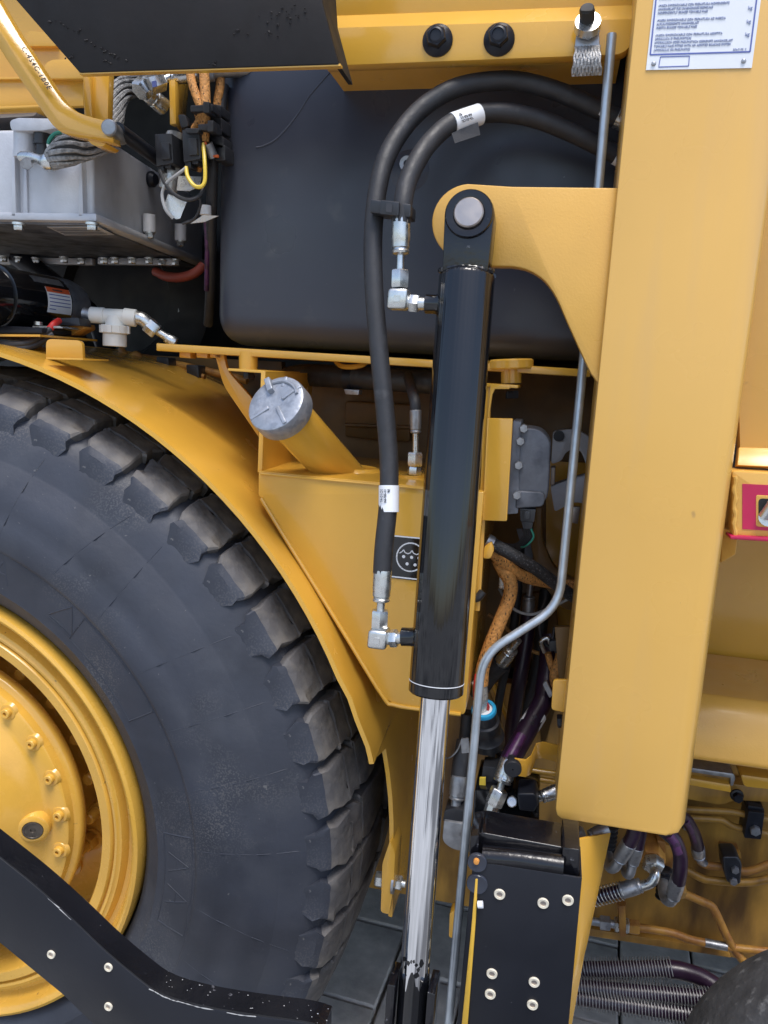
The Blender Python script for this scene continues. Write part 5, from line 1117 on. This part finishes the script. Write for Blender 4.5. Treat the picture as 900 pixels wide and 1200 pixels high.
b = MB(); hpx(b, (737, 1085.5, Y1), (749, 1087, Y1), 8.5); mesh('brown_nut', b, M['brown'], pb)
b = MB(); cpx(b, (690, 1079, Y1), (738, 1085.5, Y1), 4.6); mesh('threaded_stem', b, M['dullzinc'], pb)
b = MB(); hpx(b, (703, 1081, Y1), (715, 1082.5, Y1), 8.5); mesh('grey_nut', b, M['dullzinc'], pb)
b = MB(); hpx(b, (720, 1083, Y1), (725, 1083.6, Y1), 9); hpx(b, (732, 1084.6, Y1), (737, 1085.3, Y1), 9); mesh('lock_nut', b, M['zinc'], pb)
b = MB(); b.plate(rround([(725, 1062), (733, 1062), (734, 1098, 3), (726, 1098, 3)], 1), Y1-.012, .026); b.plate([(723, 1060), (734, 1060), (734, 1066), (723, 1066)], Y1, .035); mesh('bulkhead_bracket', b, M['brown'], pb, .0015)
k1 = thing_at('pipe_clamp', 'grey faceted pipe clamp with one bolt at right edge', 'clamp', (884, 980, .34), 'pipe clamps on the chassis plate')
b = MB(); b.plate(rround([(877, 951), (896, 953), (892, 984), (872, 982)], 2), .335, .04)
b.plate(rround([(876, 950), (877, 944), (895, 947), (896, 953)], 1), .345, .03); mesh('clamp_body', b, M['satin'], k1, .004, 2)
b = MB(); c = at(884, 971.5, .335); b.hex(c+V((0, -.009, 0)), c, .0082); mesh('bolt', b, M['dullzinc'], k1)
b = MB(); b.plate([(872, 943), (895, 946), (894, 952), (872, 949)], .37, .02); mesh('weld_pad', b, M['brown'], k1)
k2 = thing_at('pipe_clamp', 'black plastic pipe clamp with two bolts left of the other clamp', 'clamp', (858, 1036, .34), 'pipe clamps on the chassis plate')
b = MB(); b.plate(rround([(847, 1004), (864, 1004), (870, 1012, 6), (868, 1037), (852, 1035, 5), (848, 1020)], 3), .335, .04); mesh('clamp_body', b, M['moulded'], k2, .004, 3)
for x, y in ((861, 1018), (859, 1031.5)): b = MB(); c = at(x, y, .335); b.hex(c+V((0, -.007, 0)), c, .0062); mesh('bolt', b, M['dullzinc'], k2)
b = MB(); b.plate(rround([(846, 998), (868, 1000), (869, 1006), (846, 1005)], 1), .36, .03); mesh('weld_pad', b, M['brown'], k2)
# hoses dropping to the chassis
def chose(label, P, r, cr0, cr1, tail, tr, pr=None):
    t = thing_at('purple_hose', label, 'hose', P[-1], 'purple hoses')
    b = MB(); b.tube(smooth(A3(P), 5), rp(P[-1], r), 14); mesh('hose', b, M['purple'], t)
    if pr: b = MB(); b.tube(smooth(A3(pr), 4), rp(P[-1], r*.62), 10); mesh('printed_stripe', b, M['purpleprint'], t)
    b = MB(); crimp(b, cr0, cr1, r*1.13); mesh('ferrule', b, M['dullzinc'], t)
    b = MB(); b.tube(smooth(A3(tail), 4), rp(tail[0], tr), 12); mesh('end_bend', b, M['dullzinc'], t)
chose('thin purple hose ending in a bright nut above the lower clamp', [(780, 930, .27), (796, 953, .29), (806, 963, .30), (814, 978, .315), (818, 993, .33)], 7, (817.5, 992, .33), (819, 1004, .34), [(819, 1003, .34), (821, 1009, .35), (826, 1012, .355)], 4.6, [(803, 961, .29), (811, 974, .304), (817, 990, .322)])
chose('dark purple hose arching from behind the post to a grey elbow', [(765, 960, .22), (780, 975, .22), (791, 985, .22), (797, 1002, .22), (797, 1020, .22), (795, 1033, .225)], 8.2, (795, 1030, .225), (788, 1052, .24), [(789, 1049, .24), (786, 1056, .245), (780, 1053, .26), (777, 1040, .29), (778, 1030, .33)], 6.5, [(784, 979, .212), (791, 988, .212), (795, 1000, .211)])
chose('left one of two short hoses under the post with grey ferrules', [(745, 965, .22), (742, 978, .22), (737, 989, .22)], 8.2, (738, 987, .22), (725, 1008, .23), [(727, 1005, .23), (720, 1016, .235), (714, 1015, .25), (713, 1000, .30)], 6.5)
chose('right one of two short hoses under the post with grey ferrules', [(752, 968, .24), (750, 980, .24), (747, 993, .24)], 7.2, (747, 991, .24), (741, 1012, .25), [(742, 1010, .25), (738, 1024, .25), (733, 1022, .27), (733, 1008, .30)], 5.5)
bx = thing_at('swivel_union', 'large brown hex union with bright nut and bent steel pipe', 'coupling', (765, 1030, .3))
b = MB(); hpx(b, (764, 984, .36), (764, 1010, .30), 14.5, .1); mesh('brown_hex', b, M['brown'], bx)
b = MB(); hpx(b, (765, 1007, .30), (766, 1018, .285), 12.5, .4); mesh('bright_nut', b, M['zinc'], bx)
b = MB(); b.tube(smooth(A3([(766.5, 1015, .288), (768, 1024, .27), (764, 1033, .265), (756, 1037, .265), (745, 1040, .265)]), 6), rp((765, 1030, .27), 6), 16); mesh('bent_pipe', b, M['zinc'], bx)
b = MB(); crimp(b, (727, 1044, .265), (752, 1037, .265), 9.5); mesh('ferrule', b, M['dullzinc'], bx)
b = MB(); b.tube(A3([(730, 1043, .265), (715, 1047, .265), (694, 1053, .27), (660, 1060, .28)]), rp((715, 1047, .265), 7), 12); mesh('hose', b, M['purple'], bx)
b = MB(); b.plate(rround([(779, 990), (790, 993), (788, 1017), (778, 1014)], 1), .33, .05); b.plate(rround([(770, 985), (780, 987), (780, 1000), (775, 1001)], 2), .32, .04); mesh('brown_block', b, M['brown'], bx, .002)
b = MB(); hpx(b, (800, 1044, .35), (793, 1043, .345), 9); mesh('pipe_nut', b, M['stained'], bx)
def coil(b, p, q, r, turns, wr, n=14):
    a, c = at(*p), at(*q); d = c-a; u, v = frame(d); N = int(turns*n)
    b.tube([a+d*(i/N)+(u*cos(2*pi*i/n)+v*sin(2*pi*i/n))*rp(p, r) for i in range(N+1)], wr, 5)
b = MB(); coil(b, (696, 1052, .27), (731, 1043, .265), 10, 9, .0009); mesh('spring_guard', b, M['zinc'], bx)
for nm, p, q, r, tn, tail in (('upper spring-wrapped hose low under the chassis with bare end showing', (672, 1136, .23), (787, 1135, .23), 12, 33, [(780, 1135, .23), (800, 1138, .23), (825, 1147, .23), (850, 1165, .22), (880, 1195, .2)]),
                              ('middle spring-wrapped hose running right to the rough tyre', (668, 1156, .20), (832, 1170, .20), 11.5, 44, None), ('lowest spring-wrapped hose dipping out of the picture bottom', (672, 1168, .19), (818, 1190, .19), 11.5, 38, None)):
    t = thing_at('spring_guarded_hose', nm, 'hose', p, 'hoses wrapped in steel spring guards')
    b = MB(); coil(b, p, q, r, tn, .0008); mesh('spring_guard', b, M['wire'], t)
    b = MB(); b.tube(A3([(p[0]-40, p[1]-4, p[2]), p, q, (q[0]+20, q[1]+4, q[2])] if not tail else [(p[0]-40, p[1], p[2]), p, q]), rp(p, r*.72), 14); mesh('hose', b, M['purple'], t)
    if tail: b = MB(); b.tube(smooth(A3(tail), 4), rp(p, r*.8), 14); mesh('bare_hose', b, M['purple'], t)
lt = thing_at('latch', 'small yellow pocket latch with grey worn top edge on chassis', 'latch', (833, 930, .3))
b = MB(); b.plate(rround([(808, 912), (856, 920), (857, 929), (807, 920)], 2), .31, .04); mesh('pocket', b, M['yellow'], lt, .004, 2)
b = MB(); b.plate(rround([(809, 901), (861, 908, 4), (859, 921), (808, 913)], 2), .325, .05); mesh('pocket_back', b, M['stained'], lt, .003)
b = MB(); b.plate(rround([(810, 900), (860, 907), (862, 912, 2), (859, 921), (856, 921), (856, 912), (810, 905)], 1), .318, .05); mesh('worn_edge', b, M['dullzinc'], lt, .001)
b = MB(); c = at(863.5, 932, .34); b.lathe(c+V((0, -.010, 0)), (0, 1, 0), [(.0001, .001), (.006, 0), (.0068, .003), (.0068, .007), (.010, .008), (.0105, .011)], 18); b.hex(c+V((0, -.012, 0)), c+V((0, -.004, 0)), .008); mesh('bolt', b, M['satin'], lt)
b = MB(); b.plate(rround([(868, 908), (960, 920), (960, 932), (872, 922, 4)], 3), .31, .04); mesh('lip', b, M['yellow'], lt, .003, 2)
b = MB(); b.plate(rround([(795, 912), (960, 930), (960, 944), (862, 938, 8), (845, 944, 6), (795, 935)], 2), .36, .03); mesh('weld_plate', b, M['stained'], lt, .003)
# second tyre entering at the corner
st2 = thing_at('rough_tyre', 'rough dusty black rubber roller edge in the lower right corner', 'tyre', (900, 1250, -.02))
cx = atz(930, 1260, .38); cc = at(1010, 1297, .10)+V((0, -.12, .022)); Rr = .252
b = MB(); b.lathe(cc-V((0, .02, 0)), (0, 1, 0), [(.06, .01), (Rr-.10, .0), (Rr-.035, .004), (Rr-.012, .016), (Rr, .04), (Rr, .10), (Rr-.012, .13), (.06, .14)], 72); mesh('tyre_body', b, M['dusty'], st2)
b = MB(); b.cyl(cc+V((0, -.01, 0)), cc+V((0, .1, 0)), .065, seg=24); mesh('core', b, M['dark'], st2)

# small lines that fill the wiring recess and the chassis corner
for k, (nm, P, r, mt) in enumerate((
    ('thin black hose hanging behind the orange loom', [(610, 640, .3), (606, 700, .3), (598, 760, .3), (585, 820, .3), (575, 900, .3)], 5, 'hose'),
    ('black hose rising behind the thicker purple hose', [(640, 690, .34), (634, 740, .33), (628, 790, .32), (610, 850, .3), (604, 930, .3)], 7, 'hose'),
    ('thin yellow pipe slanting behind the blue ringed connector', [(572, 790, .34), (584, 815, .34), (598, 850, .34), (612, 900, .34)], 3.2, 'yellow'),
    ('second thin yellow pipe beside the blue ringed connector', [(562, 790, .36), (574, 818, .36), (586, 850, .36), (600, 900, .36)], 3.2, 'stained'),
    ('grey wire sagging under the braided black cable', [(585, 690, .22), (600, 712, .2), (622, 720, .2), (645, 712, .2), (670, 700, .2)], 1.8, 'greywire'),
    ('black wire looping beside the frayed brown loom', [(640, 700, .22), (632, 725, .2), (636, 750, .2), (650, 760, .2), (664, 745, .2)], 2.0, 'hose'),
    ('brown wire crossing behind the thin purple hose', [(572, 720, .26), (592, 735, .26), (618, 760, .26), (648, 770, .26)], 2.2, 'brown'))):
    b = MB(); b.tube(smooth(A3(P), 6), rp(P[len(P)//2], r), 10); solo('hose' if r > 4 else 'pipe' if r > 3 else 'wire', b, M[mt], nm, 'hose' if r > 4 else 'pipe' if r > 3 else 'wire')
wt = thing_at('frame_rib', 'dark yellow frame rib standing in the wiring recess behind hoses', 'frame', (640, 880, .4))
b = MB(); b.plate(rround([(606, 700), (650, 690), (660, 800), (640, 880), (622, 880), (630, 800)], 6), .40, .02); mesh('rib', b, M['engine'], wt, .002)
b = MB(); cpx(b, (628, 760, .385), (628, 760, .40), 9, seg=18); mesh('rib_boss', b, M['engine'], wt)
cs = thing_at('pipe_clip', 'small black clip on the chassis under the post corner', 'clip', (806, 962, .35))
b = MB(); b.plate(rround([(797, 962), (812, 966), (811, 974), (796, 970)], 2), .35, .03); mesh('clip_body', b, M['moulded'], cs, .002)
b = MB(); c = at(804, 968, .35); b.hex(c+V((0, -.006, 0)), c, .006); mesh('bolt', b, M['dullzinc'], cs)
hz2 = thing_at('coiled_conduit', 'black ribbed conduit stub left of the short grey ferrules', 'conduit', (714, 985, .3))
b = MB(); a_, c_ = at(717, 968, .3), at(711, 1012, .3); b.tube(A3([(717, 968, .3), (711, 1012, .3)]), .008, 12)
for k in range(9): p = a_.lerp(c_, k/8.5); b.lathe(p, c_-a_, [(.008, 0), (.0112, .0012), (.0112, .0028), (.008, .004)], 14)
mesh('ribbed_tube', b, M['moulded'], hz2)
hz3 = thing_at('coiled_conduit', 'black ribbed conduit stub behind the arching purple hose', 'conduit', (778, 1050, .32))
b = MB(); a_, c_ = at(780, 1018, .32), at(776, 1052, .32); b.tube([a_, c_], .008, 12)
for k in range(7): p = a_.lerp(c_, k/6.5); b.lathe(p, c_-a_, [(.008, 0), (.0118, .0012), (.0118, .0028), (.008, .004)], 14)
mesh('ribbed_tube', b, M['moulded'], hz3)
